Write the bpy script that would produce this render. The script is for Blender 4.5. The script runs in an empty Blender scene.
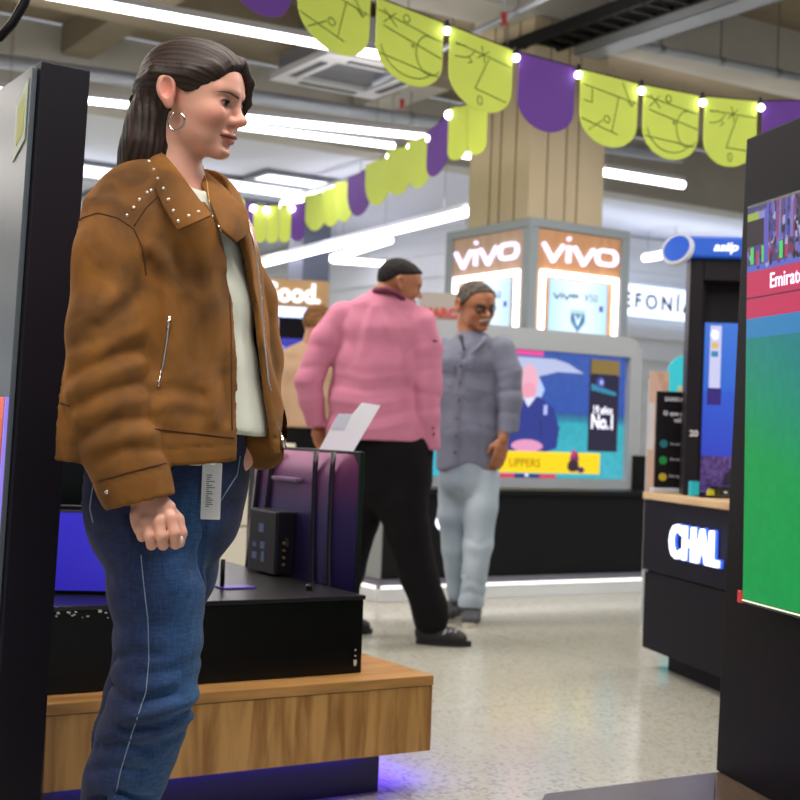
import bpy, bmesh, math, random
import numpy as np
from mathutils import Vector, Matrix
random.seed(7)
C = bpy.context.scene.collection
PI = math.pi
R = math.radians
# ---------------------------------------------------------------- camera
F = 1350.0
CAM = Vector((0, 0, 0.94))
PITCH, ROLL = R(1.36), R(2.2)
f0 = Vector((0, math.cos(PITCH), math.sin(PITCH)))
u0 = Vector((0, -math.sin(PITCH), math.cos(PITCH)))
r0 = Vector((1, 0, 0))
RX = r0 * math.cos(ROLL) + u0 * math.sin(ROLL)
UX = u0 * math.cos(ROLL) - r0 * math.sin(ROLL)
def ray(px, py): return f0 + RX * ((px - 400) / F) + UX * ((400 - py) / F)
def at(px, py, Y):
    "world point seen at a photo pixel at distance Y in front of the camera"
    d = ray(px, py); return CAM + d * (Y / d.y)
def fl(px, py, z=0.0):
    "world point seen at a photo pixel lying at height z"
    d = ray(px, py); return CAM + d * ((z - CAM.z) / d.z)
cam_data = bpy.data.cameras.new('camera')
cam = bpy.data.objects.new('camera', cam_data); C.objects.link(cam)
m = Matrix((RX, UX, -f0)).transposed().to_4x4(); m.translation = CAM
cam.matrix_world = m
cam_data.sensor_width = 36; cam_data.sensor_fit = 'HORIZONTAL'
cam_data.lens = 36 * F / 800
cam_data.clip_start = 0.05; cam_data.clip_end = 200
cam_data.dof.use_dof = True; cam_data.dof.focus_distance = 2.45; cam_data.dof.aperture_fstop = 6.3
bpy.context.scene.camera = cam
# ---------------------------------------------------------------- materials
def lin(c):
    if isinstance(c, str):
        c = tuple(int(c[i:i+2], 16) / 255 for i in (0, 2, 4))
    return tuple((x / 12.92 if x <= 0.04045 else ((x + 0.055) / 1.055) ** 2.4) for x in c)
_m = {}
def mat(name, col, rough=0.5, metal=0.0, emit=0, noise=None, bump=None, coat=0, alpha=None, sheen=0, spec=None, ecol=None, trans=0):
    "noise=(scale, amount[, (sx,sy,sz)]) varies the base colour, bump=(scale, strength, distance)"
    if name in _m: return _m[name]
    m = bpy.data.materials.new(name); m.use_nodes = True
    nt = m.node_tree; N = nt.nodes; L = nt.links
    b = N['Principled BSDF']
    c = lin(col)
    b.inputs['Base Color'].default_value = (*c, 1)
    b.inputs['Roughness'].default_value = rough
    b.inputs['Metallic'].default_value = metal
    if spec is not None: b.inputs['Specular IOR Level'].default_value = spec
    if coat: b.inputs['Coat Weight'].default_value = coat
    if sheen: b.inputs['Sheen Weight'].default_value = sheen
    if trans: b.inputs['Transmission Weight'].default_value = trans
    if emit:
        b.inputs['Emission Color'].default_value = (*(lin(ecol) if ecol else c), 1)
        b.inputs['Emission Strength'].default_value = emit
    tc = N.new('ShaderNodeTexCoord')
    if noise:
        mp = N.new('ShaderNodeMapping'); L.new(tc.outputs['Object'], mp.inputs['Vector'])
        if len(noise) > 2: mp.inputs['Scale'].default_value = noise[2]
        n = N.new('ShaderNodeTexNoise'); n.inputs['Scale'].default_value = noise[0]; n.inputs['Detail'].default_value = 5
        L.new(mp.outputs[0], n.inputs['Vector'])
        r = N.new('ShaderNodeMapRange'); r.inputs['From Min'].default_value = 0.3; r.inputs['From Max'].default_value = 0.7
        r.inputs['To Min'].default_value = 1 - noise[1]; r.inputs['To Max'].default_value = 1 + noise[1]
        L.new(n.outputs['Fac'], r.inputs['Value'])
        mx = N.new('ShaderNodeVectorMath'); mx.operation = 'SCALE'
        mx.inputs[0].default_value = c; L.new(r.outputs[0], mx.inputs['Scale'])
        L.new(mx.outputs[0], b.inputs['Base Color'])
    if bump:
        n2 = N.new('ShaderNodeTexNoise'); n2.inputs['Scale'].default_value = bump[0]; n2.inputs['Detail'].default_value = 4
        L.new(tc.outputs['Object'], n2.inputs['Vector'])
        bp = N.new('ShaderNodeBump'); bp.inputs['Strength'].default_value = bump[1]; bp.inputs['Distance'].default_value = bump[2]
        L.new(n2.outputs['Fac'], bp.inputs['Height']); L.new(bp.outputs[0], b.inputs['Normal'])
    _m[name] = m
    return m
def vmat(name, rough=0.5, emit=0, mul=None, bump=None, sheen=0, spec=None, sss=0):
    "material whose pigment comes from the mesh's colour attribute"
    if name in _m: return _m[name]
    m = mat(name, (0.5, 0.5, 0.5), rough, bump=bump, sheen=sheen, spec=spec)
    nt = m.node_tree; b = nt.nodes['Principled BSDF']
    a = nt.nodes.new('ShaderNodeAttribute'); a.attribute_name = 'Col'
    if emit:
        b.inputs['Base Color'].default_value = (0.01, 0.01, 0.01, 1)
        nt.links.new(a.outputs['Color'], b.inputs['Emission Color']); b.inputs['Emission Strength'].default_value = emit
    else:
        nt.links.new(a.outputs['Color'], b.inputs['Base Color'])
    if sss:
        b.inputs['Subsurface Weight'].default_value = sss; b.inputs['Subsurface Radius'].default_value = (1, .35, .2)
        b.inputs['Subsurface Scale'].default_value = 0.008
    return m
# ---------------------------------------------------------------- objects
def tag(o, label=None, cat=None, group=None, kind=None):
    if label: o['label'] = label
    if cat: o['category'] = cat
    if group: o['group'] = group
    if kind: o['kind'] = kind
    return o
def thing(name, label, cat, loc=(0, 0, 0), rotz=0, group=None):
    o = bpy.data.objects.new(name, None); C.objects.link(o)
    o.location = loc; o.rotation_euler = (0, 0, rotz); o.empty_display_size = 0.1
    return tag(o, label, cat, group)
def obj(name, bm, m, parent=None, smooth=False, bevel=0, label=None, loc=None):
    me = bpy.data.meshes.new(name)
    if isinstance(bm, bmesh.types.BMesh):
        bmesh.ops.recalc_face_normals(bm, faces=bm.faces[:])
        if bevel:
            es = [e for e in bm.edges if len(e.link_faces) == 2 and e.calc_face_angle(0) > 0.6]
            bmesh.ops.bevel(bm, geom=es, offset=bevel, segments=2, profile=0.6, affect='EDGES', clamp_overlap=True)
        bm.to_mesh(me); bm.free()
    else:
        v, f = bm; me.from_pydata(v, [], f)
    for mm in (m if isinstance(m, (list, tuple)) else [m]): me.materials.append(mm)
    if smooth:
        me.polygons.foreach_set('use_smooth', [True] * len(me.polygons))
    o = bpy.data.objects.new(name, me); C.objects.link(o)
    if parent is not None: o.parent = parent
    if loc is not None: o.location = loc
    if label: o['label'] = label
    return o
def B(): return bmesh.new()
def box(bm, x0, x1, y0, y1, z0, z1, M=None):
    vs = [bm.verts.new((x, y, z)) for x in (x0, x1) for y in (y0, y1) for z in (z0, z1)]
    for f in ((0, 1, 3, 2), (4, 6, 7, 5), (0, 4, 5, 1), (2, 3, 7, 6), (0, 2, 6, 4), (1, 5, 7, 3)):
        bm.faces.new([vs[i] for i in f])
    if M is not None:
        for v in vs: v.co = M @ v.co
    return bm
def bx(x0, x1, y0, y1, z0, z1, M=None): return box(B(), x0, x1, y0, y1, z0, z1, M)
def prism(bm, pts, y0, y1, M=None):
    "polygon in local XZ extruded in Y"
    a = [bm.verts.new((x, y0, z)) for x, z in pts]; b = [bm.verts.new((x, y1, z)) for x, z in pts]
    bm.faces.new(a); bm.faces.new(b[::-1])
    n = len(pts)
    for i in range(n): bm.faces.new((a[i], b[i], b[(i + 1) % n], a[(i + 1) % n]))
    if M is not None:
        for v in a + b: v.co = M @ v.co
    return bm
def tube(bm, pts, r, seg=8, cap=True):
    pts = [Vector(p) for p in pts]; rs = r if isinstance(r, (list, tuple)) else [r] * len(pts)
    rings = []; up = None
    for i, p in enumerate(pts):
        t = (pts[min(i + 1, len(pts) - 1)] - pts[max(i - 1, 0)]).normalized()
        if up is None:
            up = t.orthogonal().normalized()
        up = (up - t * up.dot(t)).normalized(); s = t.cross(up)
        rings.append([bm.verts.new(p + (up * math.cos(a) + s * math.sin(a)) * rs[i]) for a in [2 * PI * k / seg for k in range(seg)]])
    for i in range(len(rings) - 1):
        for k in range(seg):
            bm.faces.new((rings[i][k], rings[i][(k + 1) % seg], rings[i + 1][(k + 1) % seg], rings[i + 1][k]))
    if cap: bm.faces.new(rings[0][::-1]); bm.faces.new(rings[-1])
    return bm
def rrect(x0, x1, z0, z1, r, corners=(1, 1, 1, 1), n=6):
    "rounded rectangle outline; corners = bl, br, tr, tl"
    out = []
    for (cx, cz, a0, on) in ((x0, z0, PI, corners[0]), (x1, z0, 1.5 * PI, corners[1]), (x1, z1, 0, corners[2]), (x0, z1, .5 * PI, corners[3])):
        if not on: out.append((cx, cz)); continue
        ox = cx + r if cx == x0 else cx - r; oz = cz + r if cz == z0 else cz - r
        for k in range(n + 1):
            a = a0 + .5 * PI * k / n; out.append((ox + r * math.cos(a), oz + r * math.sin(a)))
    return out
def frame_bm(outer, inner, y0, y1):
    "ring between two outlines with the same number of points, extruded in y"
    bm = B(); n = len(outer)
    V = [[bm.verts.new((x, y, z)) for x, z in o] for y in (y0, y1) for o in (outer, inner)]
    for i in range(n):
        j = (i + 1) % n
        bm.faces.new((V[0][i], V[0][j], V[1][j], V[1][i])); bm.faces.new((V[2][i], V[3][i], V[3][j], V[2][j]))
        bm.faces.new((V[0][i], V[2][i], V[2][j], V[0][j])); bm.faces.new((V[1][i], V[1][j], V[3][j], V[3][i]))
    return bm
def text(s, size, m, parent, loc, rot=(PI / 2, 0, 0), name='lettering', bold=0.0, depth=0.002, align='LEFT', sx=1.0, shear=0, spacing=1.0, scale=None):
    cu = bpy.data.curves.new('t', 'FONT'); cu.body = s; cu.size = size; cu.offset = bold; cu.extrude = depth
    cu.align_x = align; cu.shear = shear; cu.space_character = spacing; cu.resolution_u = 3
    to = bpy.data.objects.new('t', cu); C.objects.link(to)
    bpy.context.view_layer.update()
    me = bpy.data.meshes.new_from_object(to.evaluated_get(bpy.context.evaluated_depsgraph_get()))
    bpy.data.objects.remove(to)
    me.name = name; me.materials.clear(); me.materials.append(m)
    o = bpy.data.objects.new(name, me); C.objects.link(o); o.parent = parent
    o.location = loc; o.rotation_euler = rot; o.scale = (sx, 1, 1) if scale is None else scale
    return o
class Paint:
    "numpy raster that becomes the glowing cells of a screen"
    def __init__(s, w, h, nx, ny, bg):
        s.w, s.h, s.nx, s.ny = w, h, nx, ny
        s.a = np.zeros((ny, nx, 3)); s.a[:] = lin(bg)
        s.X, s.Z = np.meshgrid((np.arange(nx) + .5) / nx, (np.arange(ny) + .5) / ny)
    def put(s, mask, c, k=1.0): s.a[mask] = s.a[mask] * (1 - k) + np.array(lin(c)) * k
    def rect(s, x0, x1, z0, z1, c, k=1.0): s.put((s.X >= x0) & (s.X <= x1) & (s.Z >= z0) & (s.Z <= z1), c, k)
    def ell(s, cx, cz, rx, rz, c, k=1.0): s.put(((s.X - cx) / rx) ** 2 + ((s.Z - cz) / rz) ** 2 < 1, c, k)
    def poly(s, pts, c, k=1.0):
        ins = np.zeros(s.X.shape, bool); n = len(pts)
        for i in range(n):
            x1, z1 = pts[i]; x2, z2 = pts[(i + 1) % n]
            if z1 == z2: continue
            cond = ((s.Z < z1) != (s.Z < z2)) & (s.X < (x2 - x1) * (s.Z - z1) / (z2 - z1) + x1)
            ins ^= cond
        s.put(ins, c, k)
    def grad(s, z0, z1, c0, c1):
        t = np.clip((s.Z - z0) / (z1 - z0), 0, 1)[..., None]; msk = (s.Z >= z0) & (s.Z <= z1)
        g = np.array(lin(c0)) * (1 - t) + np.array(lin(c1)) * t; s.a[msk] = g[msk]
    def noise(s, amt, cell=2, seed=1, mask=None):
        rs = np.random.RandomState(seed); n = rs.rand(s.ny // cell + 1, s.nx // cell + 1)
        n = np.kron(n, np.ones((cell, cell)))[:s.ny, :s.nx][..., None]
        f = 1 + (n - .5) * 2 * amt
        if mask is None: s.a = s.a * f
        else: s.a[mask] = (s.a * f)[mask]
    def build(s, name, m, parent, x0, z0, y=0.0):
        "vertical screen in local XZ facing local -y"
        nx, ny = s.nx, s.ny
        xs = x0 + np.arange(nx + 1) / nx * s.w; zs = z0 + np.arange(ny + 1) / ny * s.h
        gx, gz = np.meshgrid(xs, zs)
        v = np.stack([gx, np.full_like(gx, y), gz], -1).reshape(-1, 3)
        i = np.arange(ny)[:, None] * (nx + 1) + np.arange(nx)[None]
        f = np.stack([i, i + 1, i + nx + 2, i + nx + 1], -1).reshape(-1, 4)
        me = bpy.data.meshes.new(name); me.from_pydata(v.tolist(), [], f.tolist())
        ca = me.color_attributes.new('Col', 'FLOAT_COLOR', 'CORNER')
        col = np.ones((ny * nx, 4, 4)); col[..., :3] = s.a.reshape(-1, 1, 3)
        ca.data.foreach_set('color', col.ravel())
        me.materials.append(m)
        o = bpy.data.objects.new(name, me); C.objects.link(o)
        if parent is not None: o.parent = parent
        return o
# ================================================================ the shop hall
GA = R(32)                                    # the building grid is turned 32 degrees from the view
GU = Vector((math.cos(GA), math.sin(GA), 0)); GV = Vector((-math.sin(GA), math.cos(GA), 0))
def G(u, v, z=0): return GU * u + GV * v + Vector((0, 0, z))
def uv(p): return p.dot(GU), p.dot(GV)
black = mat('black_laminate', '0a080d', 0.4, spec=.3, bump=(60, .03, .001))
black2 = mat('black_lacquer', '070609', 0.3, spec=.3)
blackm = mat('matte_black', '0a090c', 0.6, spec=.25)
darkgrey = mat('charcoal_laminate', '201c26', 0.5, spec=.3)
dark_plum = mat('plum_black_laminate', '0e0a16', 0.6, spec=.15)
steel = mat('brushed_steel', '9aa0a6', 0.3, 1)
white_e = mat('lamp_glow', 'ffffff', 0.5, emit=6, ecol='fbf6ff')
white_led = mat('led_white', 'ffffff', 0.5, emit=.9, ecol='fffaf4')
paper = mat('white_paper', 'f0f4fa', 0.6)
scr = vmat('screen_glow', 0.25, emit=1.0)

# floor
def floor_mat():
    m = mat('terrazzo', 'b3b1a4', 0.22)
    nt = m.node_tree; N = nt.nodes; L = nt.links; b = N['Principled BSDF']; tc = [n for n in N if n.type == 'TEX_COORD'][0]
    v = N.new('ShaderNodeTexVoronoi'); v.inputs['Scale'].default_value = 90
    n = N.new('ShaderNodeTexNoise'); n.inputs['Scale'].default_value = 1.3; n.inputs['Detail'].default_value = 6
    for k in (v, n): L.new(tc.outputs['Object'], k.inputs['Vector'])
    cr = N.new('ShaderNodeValToRGB')
    cr.color_ramp.elements[0].color = (*lin('87867a'), 1); cr.color_ramp.elements[1].color = (*lin('bdbdb0'), 1)
    cr.color_ramp.elements[1].position = .45
    L.new(v.outputs['Color'], cr.inputs[0])
    mx = N.new('ShaderNodeMix'); mx.data_type = 'RGBA'; mx.inputs[7].default_value = (*lin('a3a296'), 1)
    mr = N.new('ShaderNodeMapRange'); mr.inputs[1].default_value = .35; mr.inputs[2].default_value = .7; mr.inputs[3].default_value = 0.1; mr.inputs[4].default_value = .6
    L.new(n.outputs[0], mr.inputs[0]); L.new(mr.outputs[0], mx.inputs[0]); L.new(cr.outputs[0], mx.inputs[6])
    # control joints every 1.55 m along both axes
    br = N.new('ShaderNodeTexBrick'); br.offset = 0; br.inputs['Scale'].default_value = 1
    br.inputs['Mortar Size'].default_value = .004; br.inputs['Brick Width'].default_value = 1.9; br.inputs['Row Height'].default_value = 1.9
    L.new(tc.outputs['Object'], br.inputs['Vector'])
    mx2 = N.new('ShaderNodeMix'); mx2.data_type = 'RGBA'; mx2.inputs[7].default_value = (*lin('6c6a5e'), 1)
    mul = N.new('ShaderNodeMath'); mul.operation = 'MULTIPLY'; mul.inputs[1].default_value = .38
    L.new(br.outputs['Fac'], mul.inputs[0]); L.new(mul.outputs[0], mx2.inputs[0]); L.new(mx.outputs[2], mx2.inputs[6])
    L.new(mx2.outputs[2], b.inputs['Base Color'])
    mr2 = N.new('ShaderNodeMapRange'); mr2.inputs[3].default_value = .08; mr2.inputs[4].default_value = .24
    L.new(n.outputs[0], mr2.inputs[0]); L.new(mr2.outputs[0], b.inputs['Roughness'])
    return m
fo = obj('floor', bx(-6, 34, -6, 34, -.1, 0), floor_mat()); fo.rotation_euler.z = GA; fo.location = G(0, 0) ; tag(fo, kind='structure')

# ceilings: ribbed concrete near, flat pale ceiling farther back
conc = mat('board_formed_concrete', '7e7462', 0.85, noise=(1.2, .22, (1, 1, 1)), bump=(20, .3, .01))
conc_l = mat('pale_concrete', 'b4b2ac', 0.85, noise=(1.5, .1), bump=(20, .2, .01))
VC = 10.6
ce = obj('ceiling', bx(-6, 34, -4, VC, 4.1, 4.3), conc); ce.rotation_euler.z = GA; tag(ce, kind='structure')
ce2 = obj('ceiling', bx(-6, 34, VC + .35, 34, 3.52, 3.7), mat('flat_ceiling_paint', 'd0d5e2', 0.8, noise=(.4, .05))); ce2.rotation_euler.z = GA; tag(ce2, kind='structure')
def cbeam(u0, u1, v0, v1, z0, z1, m):
    o = obj('beam', bx(u0, u1, v0, v1, z0, z1), m); o.rotation_euler.z = GA; return tag(o, kind='structure')
for v, w, z0, m_ in ((4.6, .55, 3.72, conc_l), (7.1, .45, 3.75, conc_l), (9.0, .3, 3.8, conc), (VC + .05, .3, 3.5, conc_l)):
    cbeam(-6, 34, v, v + w, z0, 4.1 if v < VC else 4.1, m_)
for u in (-1.5, .9, 3.3):
    cbeam(u, u + .25, -4, VC, 3.86, 4.1, conc)
cbeam(7.1, 8.3, -4, 4.6, 3.7, 4.1, conc_l)
cbeam(6.0, 6.3, 5.15, VC, 3.85, 4.1, conc_l)

# shop volume at the back, clad in ribbed panels (a wall going left and a wall going right)
rib = mat('ribbed_cladding', 'c9cdd2', 0.5)
wc = at(462, 300, 15.5); wu, wv = uv(wc)
def clad(u0, u1, v0, v1, axis, name):
    bm = B(); z = 0.0; k = 0
    while z < 3.5:
        d = .03 if k % 2 else 0
        if axis == 'v': box(bm, u0 + d, u1, v0, v1, z, min(z + .14, 3.5))
        else: box(bm, u0, u1, v0 + d, v1, z, min(z + .14, 3.5))
        z += .14; k += 1
    o = obj(name, bm, rib); o.rotation_euler.z = GA; return tag(o, kind='structure')
clad(wu, wu + .15, wv + .0, wv + 9, 'v', 'wall_left')
clad(wu + .15, wu + 13, wv, wv + .15, 'u', 'wall_right')
# far walls with daylight windows
bw = obj('wall_back', bx(-6, 34, 31, 31.2, 0, 4.3), mat('back_wall_paint', '9b9db0', 0.8)); bw.rotation_euler.z = GA; tag(bw, kind='structure')
lw = obj('wall_side', bx(-6, -5.8, -4, 31, 0, 4.3), mat('side_wall_paint', 'a5a6b2', 0.8)); lw.rotation_euler.z = GA; tag(lw, kind='structure')
win_glow = mat('daylight_pane', 'ffffff', 0.3, emit=3.2, ecol='f0f6ff')
winf = mat('window_frame_metal', '6d7078', 0.5)
for i, (u, v) in enumerate(((-4.5, 30.9), (-1.8, 30.9), (.9, 30.9), (3.6, 30.9), (6.3, 30.9))):
    t = bpy.data.objects.new('window_%d' % (i + 1), None); C.objects.link(t); t.location = G(u, v); t.rotation_euler.z = GA; tag(t, kind='structure')
    obj('pane', bx(.06, 2.24, -.02, .02, 1.46, 2.94), win_glow, t)
    bm = B()
    for a in (0, .73, 1.46, 2.24): box(bm, a, a + .06, -.04, .04, 1.4, 3.0)
    box(bm, 0, 2.3, -.04, .04, 1.4, 1.46); box(bm, 0, 2.3, -.04, .04, 2.94, 3.0)
    obj('window_frame', bm, winf, t)

# column inside the phone tower
tw = at(527, 330, 8.8); tu, tv = uv(tw); TS = .86
colm = mat('column_concrete', 'cbbb9e', 0.8, noise=(2.0, .1, (1, 1, .25)), bump=(12, .25, .01))
CU, CV = tu - .0, tv + .12
bm = B(); box(bm, tu + .1 - .02, tu + .72, tv + .14, tv + .84, 0, 4.1)
for a in (.16, .32, .54):
    pass
co = obj('column', bm, colm); co.rotation_euler.z = GA; tag(co, kind='structure')
bm = B()
for a in (.22, .47, .63):
    box(bm, tu + .08 + a * .64, tu + .088 + a * .64, tv + .135, tv + .14, 0, 4.1); box(bm, tu + .075, tu + .08, tv + .14 + a * .7, tv + .148 + a * .7, 0, 4.1)
js = obj('trim_1', bm, mat('formwork_joint', '8a7659', 0.9)); js.rotation_euler.z = GA; tag(js, kind='structure')

# ---------------------------------------------------------------- ceiling lights
def flatten_(bm):
    for v in bm.verts: v.co = Vector((v.co.x, v.co.z, v.co.y))
    return bm
lamp_i = 0
def tube_light(p, q, label, group='linear ceiling lights', r=.028):
    p, q = Vector(p), Vector(q); mid = (p + q) / 2; d = q - p; L_ = d.length
    t = thing('linear_light', label, 'ceiling light', mid, math.atan2(d.y, d.x), group)
    obj('diffuser', tube(B(), [(-L_ / 2, 0, 0), (L_ / 2, 0, 0)], r, 10), white_e, t, smooth=True)
    obj('housing', bx(-L_ / 2, L_ / 2, -.03, .03, r * .8, r + .035), mat('lamp_housing', 'c9ccd4', 0.5), t)
    bm = B()
    top = (4.1 if uv(mid)[1] < VC else 3.52)
    if abs(top - mid.z) > .06:
        for s in (-.42, .42): obj('hanging_wire', tube(B(), [(L_ * s, 0, r + .03), (L_ * s, 0, top - mid.z)], .004, 5), steel, t)
    return t
def tl(px0, py0, px1, py1, z, label, ext=(0, 0), r=.028):
    a, b = fl(px0, py0, z), fl(px1, py1, z)
    d = (b - a)
    return tube_light(a - d * ext[0], b + d * ext[1], label, r=r)
tl(75, 0, 440, 66, 3.3, 'white linear ceiling light crossing above the woman in brown, highest in view', (.3, .0), .024)
tl(-30, 88, 425, 137, 3.3, 'long white linear light hanging behind the head of the woman in brown', (0, .0), .024)
tl(250, 128, 394, 146, 3.3, 'white linear light just beneath the long one beside the woman\'s face', (.6, 0), .024)
tl(445, 152, 470, 156, 3.3, 'short white linear light left of the concrete column', (0, 0), .028)
tl(465, 138, 519, 117, 3.2, 'white linear light slanting in front of the concrete column top', (0, 0), .03)
tl(253, 266, 467, 212, 2.95, 'longest slanting white linear light, ending beside the concrete column', (0, 0), .04)
tl(283, 206, 368, 180, 3.3, 'slanting white linear light behind the distant pennants', (0, 0), .045)
tl(330, 259, 390, 240, 3.05, 'slanting arm of the V-shaped pair of linear lights', (0, 0), .038)
tl(333, 260, 446, 268, 3.05, 'level arm of the V-shaped pair of linear lights', (0, 0), .038)
tl(603, 172, 683, 185, 3.2, 'white linear light right of the concrete column', (0, 0), .034)
tl(645, 258, 678, 252, 3.2, 'short white linear light left of the blue topped black totem', (0, 0), .045)
def downlight(px, py, z, label, rx=.18):
    p = fl(px, py, z)
    t = thing('recessed_light', label, 'ceiling light', p, GA, 'round recessed ceiling lights')
    bm = B(); bmesh.ops.create_cone(bm, cap_ends=True, segments=20, radius1=rx, radius2=rx, depth=.03); obj('lens', bm, white_e, t)
    bm = frame_bm([(rx * 1.18 * math.cos(a), rx * 1.18 * math.sin(a)) for a in [k * PI / 10 for k in range(20)]], [(rx * math.cos(a), rx * math.sin(a)) for a in [k * PI / 10 for k in range(20)]], -.012, .03)
    for v in bm.verts: v.co = Vector((v.co.x, v.co.z, v.co.y))
    obj('rim', bm, mat('lamp_housing', 'c9ccd4', 0.5), t)
downlight(649, 243, 3.5, 'round recessed ceiling light highest beside the phone advertising tower')
downlight(652, 259, 3.5, 'round recessed ceiling light under the highest one beside the phone advertising tower')
downlight(662, 280, 3.5, 'farthest round recessed ceiling light above the lit TELEFONÍA sign'.replace('TELEFONÍA', 'blue lettered'))

sky_e = mat('skylight_glow', 'ffffff', .4, emit=1.7, ecol='f2f6ff')
for k, (px, py, a, b_) in enumerate(((250, 186, .75, .3), (303, 181, .5, .22), (105, 172, .6, .35), (140, 200, .6, .3), (238, 202, .4, .2))):
    p = fl(px, py, 3.5); t = bpy.data.objects.new('window_%d' % (k + 6), None); C.objects.link(t); t.location = p; t.rotation_euler.z = GA; tag(t, kind='structure')
    obj('pane', bx(-a, a, -b_, b_, -.01, .0), sky_e, t)
    obj('window_frame', flatten_(frame_bm([(-a - .06, -b_ - .06), (a + .06, -b_ - .06), (a + .06, b_ + .06), (-a - .06, b_ + .06)], [(-a, -b_), (a, -b_), (a, b_), (-a, b_)], -.03, .02)), winf, t)
# services under the ceiling
pipe_m = mat('galvanised_pipe', 'a9b0bb', 0.4, .3)
def pipe(px0, py0, px1, py1, z, r, label, m_=pipe_m, ext=(0, 0), name='ceiling_pipe', cat='pipe', group=None):
    a, b = fl(px0, py0, z), fl(px1, py1, z); d = b - a; a = a - d * ext[0]; b = b + d * ext[1]; mid = (a + b) / 2
    t = thing(name, label, cat, mid, 0, group)
    obj('pipe_run', tube(B(), [a - mid, b - mid], r, 12), m_, t, smooth=True)
    d = b - a
    for k in (.12, .37, .62, .87):
        bm = B(); p = a - mid + d * k; tube(bm, [p + Vector((0, 0, r * .6)), (p.x, p.y, 4.1 - mid.z)], .005, 5)
        tube(bm, [p - d.normalized() * .02, p + d.normalized() * .02], r * 1.15, 12); obj('hanger', bm, steel, t)
pipe(0, 61, 460, 126, 3.62, .055, 'thick silver pipe running behind the woman\'s head', ext=(.3, .6))
pipe(0, 88, 470, 146, 3.72, .03, 'thin silver pipe beneath the thick pipe behind the woman', ext=(.3, .1))
pipe(480, 30, 600, -30, 3.6, .022, 'thin silver pipe slanting up above the pennants', ext=(1.2, .3))
pipe(640, 45, 800, 78, 3.6, .03, 'grey pipe with dark couplings above the right pennants', ext=(.05, .4))
t = thing('cable_tray', 'black cable tray slanting up to the right above the pennants', 'cable tray', fl(590, 32, 3.55), GA)
bm = B()
for x in (-.13, .1): box(bm, x, x + .03, -3.5, .9, 0, .08)
for k in range(29): box(bm, -.12, .12, -3.5 + k * .15, -3.47 + k * .15, 0, .015)
obj('rail', bm, blackm, t)
bm = B()
for x in (-.08, -.04, 0, .04, .08): tube(bm, [(x, -3.5, .035), (x + .01, -1, .04), (x - .01, .9, .035)], .018, 8)
obj('cable', bm, black2, t, smooth=True)
for y in (-3, -1, .7): 
    for x in (-.14, .14): obj('hanger', tube(B(), [(x, y, .05), (x, y, .55)], .006, 5), steel, t)
# grey cable ladder right beside it
t = thing('cable_tray', 'grey metal cable tray beside the black one above the pennants', 'cable tray', fl(640, 40, 3.55), GA)
bm = B()
box(bm, -.1, -.09, -3, .9, 0, .07); box(bm, .09, .1, -3, .9, 0, .07); box(bm, -.1, .1, -3, .9, 0, .006)
obj('rail', bm, pipe_m, t)
for y in (-2.5, -.9, .7):
    for x in (-.11, .11): obj('hanger', tube(B(), [(x, y, .05), (x, y, .55)], .006, 5), steel, t)
# air conditioning cassette
p = fl(352, 78, 3.62)
t = thing('air_conditioner', 'white ceiling cassette air conditioner right of the woman\'s head', 'air conditioner', p, GA)
cw = mat('cassette_plastic', 'c6c8ce', 0.5)
sq = lambda s: [(-s, -s), (s, -s), (s, s), (-s, s)]
def flatten(bm):
    for v in bm.verts: v.co = Vector((v.co.x, v.co.z, v.co.y))
    return bm
obj('panel', flatten(frame_bm(sq(.47), sq(.29), 0, .05)), cw, t)
obj('body', bx(-.42, .42, -.42, .42, .055, .35), mat('cassette_steel', '8d9096', 0.5, .4), t)
bm = B()
for k in range(9): box(bm, -.28, .28, -.27 + k * .062, -.25 + k * .062, .02, .035)
obj('grille', bm, mat('grille_grey', '70737a', 0.5), t)
bm = B()
for (x, y, sx, sy) in ((0, .38, .25, .03), (0, -.38, .25, .03), (.38, 0, .03, .25), (-.38, 0, .03, .25)): box(bm, x - sx, x + sx, y - sy, y + sy, -.006, 0)
obj('louvre', bm, mat('louvre_dark', '2a2c30', 0.6), t)
for x in (-.4, .4):
    for y in (-.4, .4): obj('hanger', tube(B(), [(x, y, .3), (x, y, .48)], .006, 6), steel, t)
# black cable hanging top left
cbl = [at(30, -14, 3.0), at(24, 4, 3.0), at(12, 24, 3.0), at(0, 37, 3.0), at(-20, 44, 3.02)]
o = obj('hanging_cable', tube(B(), [at(34, -220, 3.0)] + cbl, .011, 8), black2, smooth=True)
tag(o, 'black cable hanging down in the top left corner', 'cable')
# sprinklers
for (px, py, z, lab) in ((402, 106, 3.5, 'red sprinkler head right of the ceiling cassette'), (504, 21, 3.5, 'red sprinkler head on the thin pipe above the purple pennant')):
    p = fl(px, py, z); t = thing('sprinkler', lab, 'sprinkler', p, 0, 'red sprinklers')
    bm = B(); tube(bm, [(0, 0, -.02), (0, 0, .05)], [.012, .022], 8); bmesh.ops.create_cone(bm, cap_ends=True, segments=12, radius1=.03, radius2=.03, depth=.006, matrix=Matrix.Translation((0, 0, -.02)))
    obj('head', bm, mat('sprinkler_red', 'a02a26', 0.4), t)
    obj('drop_pipe', tube(B(), [(0, 0, .05), (0, 0, 4.1 - z)], .012, 8), pipe_m, t)

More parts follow.
